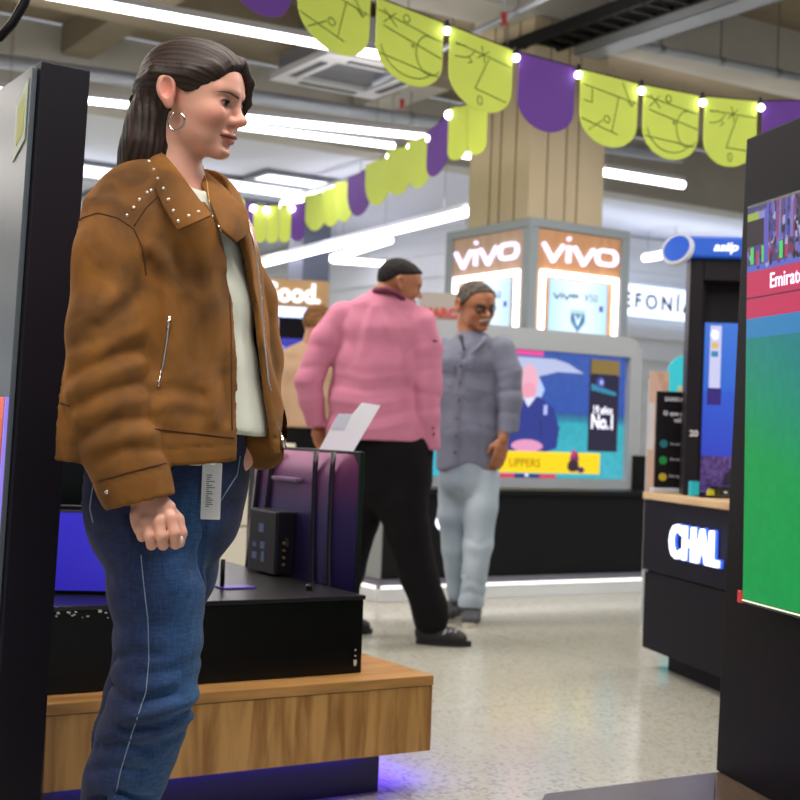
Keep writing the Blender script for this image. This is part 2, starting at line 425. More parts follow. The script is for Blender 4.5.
# ---------------------------------------------------------------- bunting
lime = mat('lime_card', 'd2e65e', 0.7, noise=(3, .05)); lime.node_tree.nodes['Principled BSDF'].inputs['Transmission Weight'].default_value = 0
purple = mat('purple_card', '66389a', 0.7, noise=(3, .05))
ink = mat('print_ink', '5d6f2b', 0.8)
bulb_m = mat('bulb_glow', 'ffffff', 0.4, emit=6)
def pennant(parent, A, Bp, drop, m_, style, yaw=0, nm='pennant'):
    "U-shaped card hung between A and Bp (parent-space points)"
    A, Bp = Vector(A), Vector(Bp); X = (Bp - A); w = X.length; X.normalize()
    Yn = Vector((-X.y, X.x, 0)).normalized(); Zd = X.cross(Yn); Zd = Vector((0, 0, 1))
    r = w / 2
    pts = [(0, 0), (0, -(drop - r * .85))] + [(r - r * math.cos(a), -(drop - r * .85) - r * .85 * math.sin(a)) for a in [PI * k / 16 for k in range(1, 16)]] + [(w, -(drop - r * .85)), (w, 0)]
    M3 = Matrix((X, Yn, Zd)).transposed().to_4x4(); M3.translation = A
    if yaw:
        piv = Matrix.Translation(Vector((w / 2, 0, 0))); M3 = M3 @ piv @ Matrix.Rotation(yaw, 4, 'Z') @ piv.inverted()
    o = obj(nm, prism(B(), pts, -.0025, .0025, M3), m_, parent)
    if style is not None:
        bm = B(); yy = -.0055
        def st(x0, z0, x1, z1, t=.0035):
            d = Vector((x1 - x0, z1 - z0)); n_ = Vector((-d.y, d.x)).normalized() * t * .5
            vs = [bm.verts.new(M3 @ Vector((x0 * w + a * n_.x, yy, z0 * drop + a * n_.y))) for a in (1, -1)] + [bm.verts.new(M3 @ Vector((x1 * w + a * n_.x, yy, z1 * drop + a * n_.y))) for a in (-1, 1)]
            bm.faces.new(vs)
        def arc(cx, cz, rx, rz, a0, a1, n=14, t=.0035):
            P = [(cx + rx * math.cos(a0 + (a1 - a0) * k / n), cz + rz * math.sin(a0 + (a1 - a0) * k / n)) for k in range(n + 1)]
            for (p_, q_) in zip(P, P[1:]): st(*p_, *q_, t)
        if style == 0:
            for s_ in ((.02, -.2, .98, -.3), (.66, -.28, .56, -.78), (.02, -.68, .66, -.8), (.15, -.83, .4, -.64), (.06, -.42, .2, -.44), (.2, -.44, .2, -.24), (.72, -.05, .9, -.36), (.9, -.36, .82, -.3), (.9, -.36, .94, -.27)): st(*s_)
            arc(.47, -.62, .05, .05, 0, 6.28, 10)
        elif style == 1:
            for s_ in ((.02, -.16, .98, -.28), (.1, -.34, .98, -.5), (.03, -.72, .95, -.76), (.1, -.12, .3, -.3), (.28, -.12, .1, -.3)): st(*s_)
            arc(.8, -.52, .2, .26, 1.2, 5.6); arc(.5, -.5, .44, .4, 3.4, 5.6, 16); arc(.44, -.14, .05, .05, 0, 6.28, 10); arc(.55, -.47, .02, .02, 0, 6.28, 6)
        else:
            for s_ in ((.08, -.2, .98, -.26), (.62, -.26, .42, -.72), (.42, -.72, .92, -.76), (.5, -.12, .56, -.34), (.44, -.3, .62, -.16), (.1, -.22, .26, -.2), (.36, -.38, .3, -.33), (.36, -.38, .29, -.42)): st(*s_)
            arc(.12, -.16, .28, .22, 4.6, 5.9, 10); arc(.5, -.86, .04, .06, 0, 6.28, 10)
        pr = obj('print', bm, ink, o)
def garland(label, P, cols, drop, group='paper pennant garlands', bulbs=(), prints=True, gap=.015, yaws=None, bulb_r=.017):
    base = Vector(P[0]); t = thing('bunting_garland', label, 'bunting', base, 0, group)
    Q = [Vector(p) - base for p in P]
    obj('string', tube(B(), Q, .004, 6), mat('string_black', '221c28', 0.8), t)
    for i in range(len(Q) - 1):
        d = (Q[i + 1] - Q[i]); L_ = d.length; d.normalize()
        c = cols[i % len(cols)]
        if c == '.': continue
        pennant(t, Q[i] + d * gap, Q[i + 1] - d * gap, drop, purple if c == 'p' else lime, (int(c) if c != 'p' and prints else None), 0 if not yaws else yaws[i % len(yaws)])
    for i in bulbs:
        bm = B(); bmesh.ops.create_icosphere(bm, subdivisions=2, radius=bulb_r, matrix=Matrix.Translation(Q[i] + Vector((0, -.02, -.035))))
        b_ = obj('bulb', bm, bulb_m, t, smooth=True)
        obj('socket', tube(B(), [Q[i] + Vector((0, -.02, -.02)), Q[i] + Vector((0, 0, .01))], .011, 8), blackm, b_)
    return t
D1 = 5.2
pp = [(148, -125), (222, -85), (296, -44), (374, -4), (447, 24), (516, 51), (578, 68), (641, 84), (702, 96), (760, 101), (825, 100)]
garland('near row of lime and purple rounded pennants crossing the top of the view',
        [at(x, y, D1 + .1 * i) for i, (x, y) in enumerate(pp)], ['p', 'p', '0', '1', '2', 'p', '0', '1', '2', 'p'], .31, bulbs=(4, 5, 6, 7, 8, 9))
far1 = [(488, 98, 8.0), (469, 103, 8.15), (449, 110, 8.3), (430, 134, 8.6), (411, 142, 9.0), (390, 152, 9.4), (370, 166, 9.9), (352, 178, 10.4), (340, 184, 11.0), (326, 190, 11.4), (308, 196, 12)]
garland('lime and purple pennants seen edge-on, hanging down left of the column', [at(*p) for p in far1], ['0', '1', 'p', '2', '0', '1', 'p', '2', '0', '1'], .33, bulbs=(2, 3, 4, 5, 6), prints=False, yaws=[R(8)], bulb_r=.028)
far2 = [(306, 202, 9.5), (292, 204, 9.55), (280, 205, 9.6), (267, 206, 9.65), (254, 204, 9.7), (245, 200, 9.8), (237, 193, 10), (229, 187, 10.3), (221, 180, 10.6)]
garland('small far pennants hanging right beside the woman\'s jacket collar', [at(*p) for p in far2], ['p', '0', '1', '2', 'p', '0', '1', '2'], .27, bulbs=(1, 3, 4, 6), prints=False, gap=.004, bulb_r=.025)

# ---------------------------------------------------------------- left tall display tower
P0 = at(20, 500, 2.66); P0.z = 0; P0 = P0 - GU * .036
t = thing('display_tower', 'tall black display slab at the left edge of the view', 'display stand', P0, GA)
TH = 1.65; t.rotation_euler = (0, R(1.4), GA)
M_t = Matrix.Rotation(0, 4, 'Y')
obj('slab', bx(0, .100, 0, .85, .0, TH), mat('tower_black', '100c18', 0.5, spec=.3, bump=(80, .03, .001)), t, bevel=.003)
obj('screen', bx(-.012, -.001, .02, .83, .35, TH - .01), mat('glossy_grey_glass', '5a646c', 0.3), t, bevel=.002)
pa = Paint(.7, .62, 40, 60, '5c1420'); pa.grad(0, 1, '3a1824', 'c05038'); pa.noise(.2, 4)
sc_ = pa.build('lower_screen', scr, t, 0, 0); sc_.rotation_euler.z = -PI / 2; sc_.location = (-.0135, .75, .36)
obj('screen_edge', bx(-.018, -.012, .022, .03, .35, .98), mat('bezel_purple', '7c6cc8', 0.4, emit=.8), t)  # purple bezel line, its brightness set by emission
st = obj('sticker', prism(B(), [(0, 0), (.075, .035), (.072, .16), (.0, .115)], -.0008, .0008), mat('sticker_film', 'b9ccb4', 0.4), t)
st.rotation_euler.z = PI / 2 + PI; st.location = (-.0135, .11, 1.46)
s2 = obj('sticker_print', prism(B(), [(.02, .03), (.06, .05), (.057, .13), (.02, .11)], -.0016, -.0006), mat('sticker_yellow', 'c9cc6a', 0.5), st)

# ---------------------------------------------------------------- wooden plinth group
wood = mat('oak_veneer', 'a4713a', 0.42)
def wood_mat(name, a, b, grain=(1.5, 1.5, 14), rough=.4):
    if name in _m: return _m[name]
    m = mat(name, a, rough); nt = m.node_tree; N = nt.nodes; L = nt.links; bs = N['Principled BSDF']
    tc = [n for n in N if n.type == 'TEX_COORD'][0]
    mp = N.new('ShaderNodeMapping'); mp.inputs['Scale'].default_value = grain; L.new(tc.outputs['Object'], mp.inputs[0])
    n = N.new('ShaderNodeTexNoise'); n.inputs['Scale'].default_value = 3; n.inputs['Detail'].default_value = 8; n.inputs['Distortion'].default_value = .6
    L.new(mp.outputs[0], n.inputs['Vector'])
    cr = N.new('ShaderNodeValToRGB'); cr.color_ramp.elements[0].position = .36; cr.color_ramp.elements[1].position = .62
    cr.color_ramp.elements[0].color = (*lin(b), 1); cr.color_ramp.elements[1].color = (*lin(a), 1)
    L.new(n.outputs['Fac'], cr.inputs[0]); L.new(cr.outputs[0], bs.inputs['Base Color'])
    return m
wood_v = wood_mat('oak_boards_upright', 'c29358', '916433', (9, 9, .9))
wood_h = wood_mat('oak_boards_flat', 'bf8f55', '9c6f3c', (1, 9, 9))
U0, U1, V0 = .945, 1.965, 2.93
pl = thing('display_plinth', 'low wooden display plinth with purple lit recessed base', 'plinth', G(U0, V0), GA)
W_ = U1 - U0
obj('side', bx(0, W_, 0, 1.75, .117, .285), wood_v, pl, bevel=.002)
obj('top', bx(-.001, W_ + .001, -.002, 1.752, .286, .312), wood_h, pl, bevel=.002)
basec = mat('plinth_base_led_tint', '2a2150', 0.4)  # dark base paint with the purple LED glow mixed into its colour
obj('base', bx(.03, W_ - .10, .09, 1.6, 0, .1165), basec, pl)
obj('led_strip', bx(W_ - .098, W_ - .088, .1, 1.5, .1, .116), mat('purple_led', '6a3cff', 0.5, emit=7, ecol='5a2cff'), pl)
obj('led_strip', bx(.05, W_ - .15, .075, .085, .106, .116), mat('purple_led', '6a3cff', 0.5, emit=7), pl)
obj('foot', bx(W_ - .01, W_ + .012, .1, .2, .1, .14), wood_v, pl, bevel=.004)

bb = thing('display_box', 'glossy black display box on the wooden plinth', 'display box', G(U0 + .01, V0 + .09, .3135), GA)
BW = 1.80 - U0 - .01; BD = 1.5; BH = .2
bt = mat('black_scratched_top', '1c1a1d', 0.3, noise=(6, .3), bump=(120, .1, .001))
obj('body', bx(0, BW, 0, BD, 0, BH - .012), mat('box_black_paint', '060507', 0.35, spec=.3, bump=(70, .04, .001), noise=(30, .4)), bb, bevel=.002)
obj('top', bx(-.004, BW + .004, -.004, BD, BH - .011, BH), bt, bb, bevel=.002)
chips = mat('chipped_paint', 'c9c6c0', 0.8)
bm = B(); rr = random.Random(4)
for k in range(26):
    x = rr.uniform(.02, .26); z = BH - .014 - rr.random() ** 2 * .02; s = rr.uniform(.0008, .003)
    box(bm, x - s * 1.5, x + s * 1.5, -.0055, -.0005, z - s, z + s)
for (z, s) in ((.03, .004), (.024, .003), (.06, .0015), (.045, .0015)): box(bm, BW - .02 - s, BW - .02 + s, -.003, -.0005, z - s * 1.6, z + s)
obj('paint_chip', bm, chips, bb)
ZT = .3135 + BH
# television seen from behind, standing at the right edge of the box
tvr = thing('television', 'flat television seen from behind with ribbed purple sheen shell', 'television', G(1.870, V0 + .235, .3135), GA)
shell = mat('tv_shell_plum', '53375f', 0.3, .35, noise=(2, .1))
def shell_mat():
    m = mat('tv_shell_painted_sheen', '4a3a6a', 0.32, .45); nt = m.node_tree; N = nt.nodes; L = nt.links; b = N['Principled BSDF']
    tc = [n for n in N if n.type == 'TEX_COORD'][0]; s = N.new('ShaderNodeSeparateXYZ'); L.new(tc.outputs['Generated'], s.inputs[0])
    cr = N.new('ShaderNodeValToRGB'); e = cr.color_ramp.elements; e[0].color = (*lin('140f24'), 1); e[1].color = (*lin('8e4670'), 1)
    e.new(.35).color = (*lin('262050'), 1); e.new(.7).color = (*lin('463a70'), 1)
    L.new(s.outputs['Z'], cr.inputs[0]); L.new(cr.outputs[0], b.inputs['Base Color']); return m  # purple reflection painted as a height ramp, dark below and pink on top
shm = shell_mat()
TL, THt = .68, .565
# shell: lofted with a bulged profile; local y along the set, local x is thickness (back towards -x)
bm = B(); nz, ny_ = 16, 20; grid = []
for i in range(nz + 1):
    z = THt * i / nz; row = []
    yend = TL * (1 - .0) ; cur = .035 * (1 - math.sin(PI * min(1, i / nz + .18)))   # far end curves in at the base
    for j in range(ny_ + 1):
        y = (TL - cur) * j / ny_ + 0
        e = min(1, min(j, ny_ - j) / 3.0, min(i + 1, nz - i) / 2.5); x = -.012 - .045 * math.sin(.5 * PI * max(0, min(1, e))) * (1.15 - .6 * i / nz)
        row.append(bm.verts.new((x, y, z)))
    grid.append(row)
for i in range(nz):
    for j in range(ny_): bm.faces.new((grid[i][j], grid[i][j + 1], grid[i + 1][j + 1], grid[i + 1][j]))
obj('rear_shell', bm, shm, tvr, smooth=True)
obj('panel_frame', bx(-.014, .0, -.004, TL + .004, 0, THt + .004), mat('tv_bezel', '0e0c12', 0.3), tvr, bevel=.002)
pa = Paint(TL - .02, THt - .03, 30, 20, '5a3c8c'); pa.grad(0, 1, '28306a', 'a04a90')
s_ = pa.build('screen', scr, tvr, 0, 0); s_.rotation_euler.z = PI / 2; s_.location = (.0025, .01, .018)
rk = mat('rib_black', '1a1524', 0.3)
for (ya, yb, bend) in ((.10, .04, .03), (.20, .12, .02), (.47, .52, -.02), (.55, .60, -.02)):
    pts = []
    for k in range(13):
        s = k / 12; z = THt * (1 - s) + .002 * s; y = ya + (yb - ya) * s ** 1.5 if ya < .3 else ya + (yb - ya) * s ** 1.5
        e = min(1, min(y, TL - y) / .09); x = -.014 - .046 * math.sin(.5 * PI * max(0.15, e)) * (1.15 - .6 * (1 - s)) - .001
        pts.append((x, y, z))
    obj('rib', tube(B(), pts, .008, 8), rk, tvr, smooth=True)
obj('top_groove', bx(-.058, -.03, .28, .44, .47, .483), mat('groove_sheen', '7b5a86', 0.3, .3), tvr, bevel=.004)
eb = obj('input_box', bx(-.115, -.05, .28, .46, .206, .386), mat('input_box_plastic', '100e16', 0.4, spec=.3), tvr, bevel=.006)
for (y, z, w, h) in ((.33, .115, .03, .025), (.375, .07, .022, .013), (.32, .068, .028, .02), (.37, .035, .03, .02), (.32, .03, .02, .03)): obj('port_label', bx(-.1165, -.115, y + .03, y + w + .03, z + .206, z + h + .206), mat('label_blue', '5a6a9a', 0.4), eb)
bm = B()
for z in (.03, .05, .07, .09): bmesh.ops.create_cone(bm, cap_ends=True, segments=10, radius1=.004, radius2=.004, depth=.006, matrix=Matrix.Translation((-.09, .277, z + .206)) @ Matrix.Rotation(PI / 2, 4, 'X'))
obj('socket', bm, mat('gold_socket', 'c8a860', 0.3, .8), eb)
obj('socket_plate', bx(-.085, -.078, .274, .28, .285, .31), steel, eb)
# white card sheets standing on the television
p = at(320, 447, 3.96)
cd = thing('card_sheet', 'pale blue-white stepped card standing up on the television\'s edge', 'card', p, R(4))
K_ = 3.96 / F
pts = [((x - 320) * K_, (447 - y) * K_) for x, y in ((318, 452), (352, 455), (354, 449), (379, 403), (360, 401), (351, 413), (337, 413))]
obj('sheet', prism(B(), pts, -.001, .001), paper, cd)
obj('fold_flap', prism(B(), [(pts[5][0] - .001, pts[5][1] - .001), (pts[6][0], pts[6][1] - .001), (pts[6][0] - .02, pts[6][1] - .045), (pts[5][0] - .02, pts[5][1] - .045)], -.0025, -.0012), mat('paper_inner', 'cfd8e4', .6), cd)
# pin stand on the box
pn = thing('security_post', 'thin black post on a small purple plate on the black box', 'security stand', fl(222, 588, ZT + .001), GA)
obj('post', tube(B(), [(0, 0, .004), (0, 0, .075)], .006, 10), blackm, pn, smooth=True)
obj('plate', bx(-.01, .085, -.03, .03, 0, .004), mat('purple_plate', '5236a8', 0.3), pn, bevel=.001)
kn = thing('knob', 'tiny black cap standing on the black box below the television', 'knob', fl(309, 590, ZT + .001), 0)
obj('cap', tube(B(), [(0, 0, 0), (0, 0, .01), (0, 0, .016)], [.009, .009, .006], 12), black2, kn, smooth=True)
# blue monitor at the left on the box
mn = thing('monitor', 'dark monitor with plain blue lit screen behind the woman\'s jeans', 'monitor', fl(62, 596, ZT + .001) + GV * .05, R(10))
obj('casing', bx(-.02, .36, .0, .035, 0, .215), blackm, mn, bevel=.004)
pa = Paint(.36, .19, 24, 12, '2c22a0'); pa.grad(0, 1, '28209a', '332ab0')
pa.build('screen', vmat('screen_dim', .3, emit=.9), mn, -.01, .008, -.002)
bmk = B(); box(bmk, -.01, .35, -.004, -.0005, .199, .205); obj('bezel_strip', bmk, mat('bezel_grey', '5a5866', 0.4), mn)
bk = thing('display_cabinet', 'matte black cabinet behind the blue monitor', 'cabinet', G(U0 + .03, V0 + .62, ZT + .001), GA)
obj('carcass', bx(.0, .34, 0, .3, 0, .42), blackm, bk, bevel=.003)
obj('door', bx(.012, .33, -.012, -.001, .012, .41), black2, bk, bevel=.002)
# cream cabinet behind, beside the television
pc = fl(243, 590); pc = Vector(pc) + GV * .6
cc = thing('drawer_cabinet', 'cream cabinet with three wide drawers behind the television', 'cabinet', G(1.3, 6.2), GA)
cream = mat('cream_laminate', 'cfcbb8', 0.5)
obj('carcass', bx(0, 1.95, 0, .5, 0, .86), cream, cc, bevel=.004)
for k in range(4):
    d_ = obj('drawer', bx(.02, 1.93, -.02, -.001, .03 + k * .205, .225 + k * .205), mat('cream_front', 'dcd8c8', 0.45), cc, bevel=.004)
    obj('handle', bx(.6, 1.3, -.035, -.0205, .20 + k * .205, .212 + k * .205), mat('handle_grey', '9a978c', 0.4), d_)

# ---------------------------------------------------------------- right-hand pieces (turned 13.3 degrees)
WA = R(13.6)
# big television panel at the right edge
P = fl(716, 770, .1); zt = .1
tp = thing('television_stand', 'tall black display panel with football television at the right edge', 'display stand', (P.x, P.y, .1), WA)
# local: y away from the camera; the face looks to local -x; far vertical edge at y=0
HT = 1.64
tbk = mat('panel_black', '0d0b0f', 0.35, spec=.3); 
obj('panel', bx(0, .09, -1.6, 0, 0, HT), mat('panel_graphite', '0a080c', 0.5, spec=.1, bump=(90, .05, .001)), tp, bevel=.003)
tvp = obj('television', bx(-.03, -.001, -1.55, -.185, .455, 1.43), mat('tv_case_black', '0a0a0c', 0.25), tp, bevel=.003)
SW, SH = 1.35, .955
nx, ny = 420, 260
pa = Paint(SW, SH, nx, ny, '0a8a5c')
X, Z = pa.X, pa.Z
# screen x: 0 at far edge (photo left); pitch colours: green with bluer tone upwards/right
g1 = np.array(lin('06984a')); g2 = np.array(lin('067888'))
k = np.clip((Z - .35) / .4 + X * 1.2 - .1, 0, 1)[..., None]; pa.a[:] = g1 * (1 - k) + g2 * k
pa.noise(.06, 6, 3)
pa.rect(0, 1, .665, .715, '2a7fb8')
pa.rect(0, 1, .715, .835, 'c42c58'); pa.rect(0, 1, .765, .769, '401030')
pa.rect(0, 1, .835, .85, '5a62c0')
m_ = Z > .85; pa.put(m_, '4a3a66')
rs = np.random.RandomState(5)
for q in range(1500):
    cx = rs.rand(); cz = .85 + .15 * rs.rand(); c = rs.choice(['3a3a8c', '6a66b8', '1c1428', '7a2a48', '9aa0d0', '2c2040', '55407a'])
    pa.ell(cx, cz, .0035 + .004 * rs.rand(), .006 + .008 * rs.rand(), c)
for cx in (.012, .052, .115, .2, .26, .33, .45, .6):
    pa.rect(cx, cx + .012, .853, .895, '4fd06a'); pa.rect(cx + .012, cx + .017, .853, .9, '143048'); pa.rect(cx + .02, cx + .028, .853, .885, 'b03058')
pa.rect(0.0, .07, .9, .965, '241420'); pa.rect(0.06, .075, .85, 1, '5a58b8'); pa.rect(0, .062, .965, .985, '9aae40'); pa.rect(.04, .062, .965, .985, '8088c8'); pa.rect(0, .07, .988, 1, '3a3a70')
for q in range(60):
    cx = .08 + .9 * rs.rand(); pa.rect(cx, cx + .008, .9, 1, rs.choice(['5a62d0', '3c3aa0', 'a04070', '7a82d8']), .6)
s_ = pa.build('screen', vmat('screen_bright', .3, emit=.75, spec=.08), tvp, 0, 0); s_.rotation_euler.z = -PI / 2; s_.location = (-.0315, -.19, .467)
wt = mat('banner_white', 'e8d8ee', .5, emit=.8)
text('Emirates', .05, wt, tvp, (-.034, -.305, .467 + SH * .785), (PI / 2, 0, -PI / 2), 'banner_lettering', .0006, .0004, sx=1.0)
obj('led_edge', bx(-.034, -.0305, -1.54, -.187, .4615, .4645), mat('edge_glow', 'd8e8c8', .4, emit=.7), tvp)
obj('corner_tag', bx(-.036, -.03, -.190, -.170, .455, .485), mat('corner_red', 'c8303a', .4, emit=.15), tvp, bevel=.002)
obj('upper_sticker', bx(-.0012, -.0002, -.36, -.30, 1.50, 1.55), mat('sticker_white', 'd8d8e8', .4), tp)
tp.rotation_euler = (0, R(1.0), WA); tvp.rotation_euler = (0, R(-2.2), 0)
A_ = fl(545, 793, .1); B_ = fl(716, 771.5, .1); dn = (fl(714, 800, .1) - B_).normalized(); C_ = B_ + dn * 1.6; D_ = A_ + dn * 1.3; E_ = P + Vector((math.sin(WA), -math.cos(WA), 0)) * 1.6; E_.z = .1
pf = thing('low_platform', 'low dark platform with grey top under the television panel', 'platform', (B_.x, B_.y, 0))
def slabp(pts, z0, z1):
    bm = B(); a = [bm.verts.new((p.x - B_.x, p.y - B_.y, z0)) for p in pts]; b_ = [bm.verts.new((p.x - B_.x, p.y - B_.y, z1)) for p in pts]; n = len(pts)
    bm.faces.new(a); bm.faces.new(b_[::-1])
    for i in range(n): bm.faces.new((a[i], a[(i + 1) % n], b_[(i + 1) % n], b_[i]))
    return bm
B2 = B_ + Vector((.14, .05, 0)); E2 = E_ + Vector((.14, .04, 0))
obj('body', slabp([A_ + Vector((.01, -.01, 0)), B2, E2, D_], 0, .082), mat('platform_black', '0c0a0e', .5), pf)
obj('top_panel', slabp([A_, B_, C_, D_], .0825, .099), mat('platform_grey_top', '59555c', .35, noise=(8, .1)), pf, bevel=.002)
obj('top_panel', slabp([B_ + Vector((.001, 0, 0)), B2, E2, C_ + Vector((.001, 0, 0))], .0825, .0992), wood_mat('platform_brown', '5a4a3c', '44362b', (8, 1, 8)), pf, bevel=.002, label='brown wood-grain top strip')

# counter with the lit letters
P = fl(668, 670); CW = 1.6; CZ = .728
ctM = Matrix.Translation((P.x, P.y, 0)) @ Matrix.Rotation(WA, 4, 'Z')
def CT(x, y, z): return ctM @ Vector((x, y, z))
ct = thing('sales_counter', 'dark sales counter with lit white letters and a wooden top', 'counter', (P.x, P.y, 0), WA)
# local -x face is the front; y=0 is the far front corner
obj('base', bx(0, .6, -CW + .1, 0, 0, .16), dark_plum, ct)
obj('lower_panel', bx(-.075, .62, -CW, .10, .08, .40), dark_plum, ct, bevel=.003)
obj('front_panel', bx(-.083, .625, -CW - .01, .105, .405, CZ - .03), mat('counter_front', '130f1e', .6, spec=.15), ct, bevel=.003)
wood_c = wood_mat('ash_top', 'd8b98c', 'c4a070', (10, 1, 10))
obj('worktop', bx(-.09, .64, -CW - .02, .11, CZ - .028, CZ), wood_c, ct, bevel=.003)
obj('catch', bx(-.088, -.083, .04, .08, .4, .408), steel, ct)
chal = mat('letter_glow', 'eef2ff', .4, emit=1.5, ecol='dfe8ff')
halo = mat('letter_side_blue', '3a5ac8', .4, emit=.8, ecol='3058e0')
text('CHAL', .18, chal, ct, (-.105, -.20, .49), (PI / 2, 0, -PI / 2), 'lit_lettering', .0045, .006, sx=.86, spacing=1.06)
text('CHAL', .18, halo, ct, (-.090, -.20, .49), (PI / 2, 0, -PI / 2), 'letter_backing', .0075, .005, sx=.86, spacing=1.06)

# totem with blue header standing on the counter's far part, screen facing out
P = at(683, 486, 5.35); P.z = 0
TQ = CT(-.017, -.12, CZ)
tt = thing('display_totem', 'black totem with curved blue header and built-in blue screen', 'display stand', (TQ.x, TQ.y, CZ + .001), R(-6))
TT = .965
obj('side_column', bx(0, .055, 0, .16, 0, TT), mat('totem_black', '151019', .45, spec=.3), tt, bevel=.004)
obj('back_panel', bx(.056, .62, .1, .16, 0, TT), mat('totem_back', '0e0b12', .5, spec=.3), tt)
obj('header_rail', bx(.056, .62, 0, .1, TT - .09, TT), mat('totem_black', '151019', .45, spec=.3), tt, bevel=.004)
obj('inner_edge', bx(.056, .068, .03, .1, 0, TT - .09), blackm, tt)
pa = Paint(.34, .70, 60, 120, '2a3f98'); pa.grad(0, .22, '3a2a5a', '4a3468'); pa.grad(.22, .6, '2a3aa8', '2a50b8'); pa.grad(.6, 1, '2a5ab8', '3a6ac0')
msk = pa.Z < .22; pa.noise(.5, 2, 8, msk)
pa.poly([(.25, .05), (.3, .12), (.42, .16), (.5, .3), (.45, .5), (.5, .75), (.6, .8), (1, .8), (1, .05)], '1a1228')
pa.rect(.06, .2, .62, .98, 'b8b8d8'); pa.rect(.05, .22, .52, .62, '2c2068'); pa.ell(.12, .93, .05, .03, 'e8e8f8'); pa.rect(.09, .17, .85, .88, 'c8a860'); pa.rect(.09, .16, .8, .83, '3a78a0')
pa.build('screen', scr, tt, .075, .01, .075)
hb = mat('header_blue', '2458c0', .35, emit=.25)
hd = B(); box(hd, -.03, .64, -.03, .17, TT + .002, TT + .088)
hdo = obj('header', hd, hb, tt, bevel=.01)
text('asiip', .05, mat('header_letters', 'e8ecff', .4, emit=.8), tt, (.085, -.032, TT + .028), (PI / 2, 0, 0), 'header_lettering', .0012, .001, sx=1.1, shear=.3)
# round medallion at the left end of the header
bm = B(); bmesh.ops.create_cone(bm, cap_ends=True, segments=28, radius1=.07, radius2=.07, depth=.02, matrix=Matrix.Translation((-.055, -.02, TT + .03)) @ Matrix.Rotation(R(-35), 4, 'Z') @ Matrix.Rotation(R(70), 4, 'X') )
obj('medallion', bm, mat('header_white_rim', 'd8dce8', .4), tt, smooth=False)
bm = B(); bmesh.ops.create_cone(bm, cap_ends=True, segments=28, radius1=.057, radius2=.057, depth=.026, matrix=Matrix.Translation((-.055, -.02, TT + .03)) @ Matrix.Rotation(R(-35), 4, 'Z') @ Matrix.Rotation(R(70), 4, 'X') )
obj('medallion_disc', bm, hb, tt)
text('20', .035, mat('totem_mark', 'd8d8e0', .5), tt, (.018, -.0015, .24), (PI / 2, 0, 0), 'column_lettering', .001, .0005)

# black information sign with coloured dots, left of the totem on the counter
SQ = CT(-.05, .085, CZ)
sg = thing('information_sign', 'black information sign with three coloured dots on the counter', 'sign', (SQ.x, SQ.y, CZ + .001), R(3))
obj('board', bx(0, .27, 0, .02, .02, .425), mat('sign_black', '0e0c12', .5, spec=.3), sg, bevel=.002)
obj('base_plate', bx(-.01, .27, -.02, .05, 0, .018), mat('sign_base_white', 'c8ccd8', .4), sg, bevel=.002)
for i, (z, c) in enumerate(((.205, '1f7f90'), (.135, '1f9a48'), (.065, 'c8b430'))):
    bm = B(); bmesh.ops.create_cone(bm, cap_ends=True, segments=20, radius1=.017, radius2=.017, depth=.004, matrix=Matrix.Translation((.033, -.001, z)) @ Matrix.Rotation(PI / 2, 4, 'X'))
    obj('dot', bm, mat('dot_' + c, c, .5), sg)
sw = mat('sign_white_ink', 'd8d8e4', .6)
text('SAMSUNG', .024, sw, sg, (.032, -.001, .385), name='lettering', bold=.001, depth=.0005)
text('El que no', .026, sw, sg, (.028, -.001, .325), bold=.001, depth=.0005)
text('sabe', .026, sw, sg, (.075, -.001, .298), bold=.001, depth=.0005)
for z, s in ((.205, 'Servicio'), (.14, 'Garantía'), (.07, 'Entrega')): text(s, .017, sw, sg, (.06, -.001, z - .005), depth=.0005)
# tall cyan poster arch behind, and the picture stand
CQ = fl(650, 600)
cy = thing('poster_stand', 'turquoise arched poster stand behind the black information sign', 'poster stand', at(664, 480, 7.6) * 1, R(2))
cy.location.z = 0
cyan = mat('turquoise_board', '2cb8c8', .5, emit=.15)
obj('board', prism(B(), rrect(-.0, .30, .0, 1.44, .12, (0, 0, 1, 1)), 0, .03), cyan, cy)
pa = Paint(.2, .36, 30, 50, 'b0a888'); pa.noise(.45, 4, 6); pa.ell(.5, .4, .3, .2, 'c89a78', .7)
pa.build('picture', vmat('print_matte', .6), cy, .06, .9, -.002)
text('i', .1, mat('cyan_white', 'e0f4f8', .5), cy, (.23, -.003, 1.3), depth=.0005)
obj('foot', bx(.02, .28, -.1, .13, -.001, .02), steel, cy)
bh = thing('poster_stand', 'narrow picture panel of tanned skin tones left of the black sign', 'poster stand', at(652, 480, 6.9), R(4)); bh.location.z = 0
pa = Paint(.1, .8, 16, 90, 'c8a08c'); pa.noise(.2, 6, 9); pa.poly([(0, 0), (1, 0), (1, .3), (.6, .5), (.9, .8), (.3, 1), (0, 1)], 'd8b8a8', .7); pa.rect(.7, 1, 0, .5, '38b0c0'); pa.rect(0, .3, .5, .8, 'd8d4d8')
obj('board', bx(-.03, .072, 0, .02, .0, 1.26), mat('poster_edge_white', 'c8ccd0', .5), bh)
pa.build('picture', vmat('print_matte', .6), bh, -.03, .5, -.002)
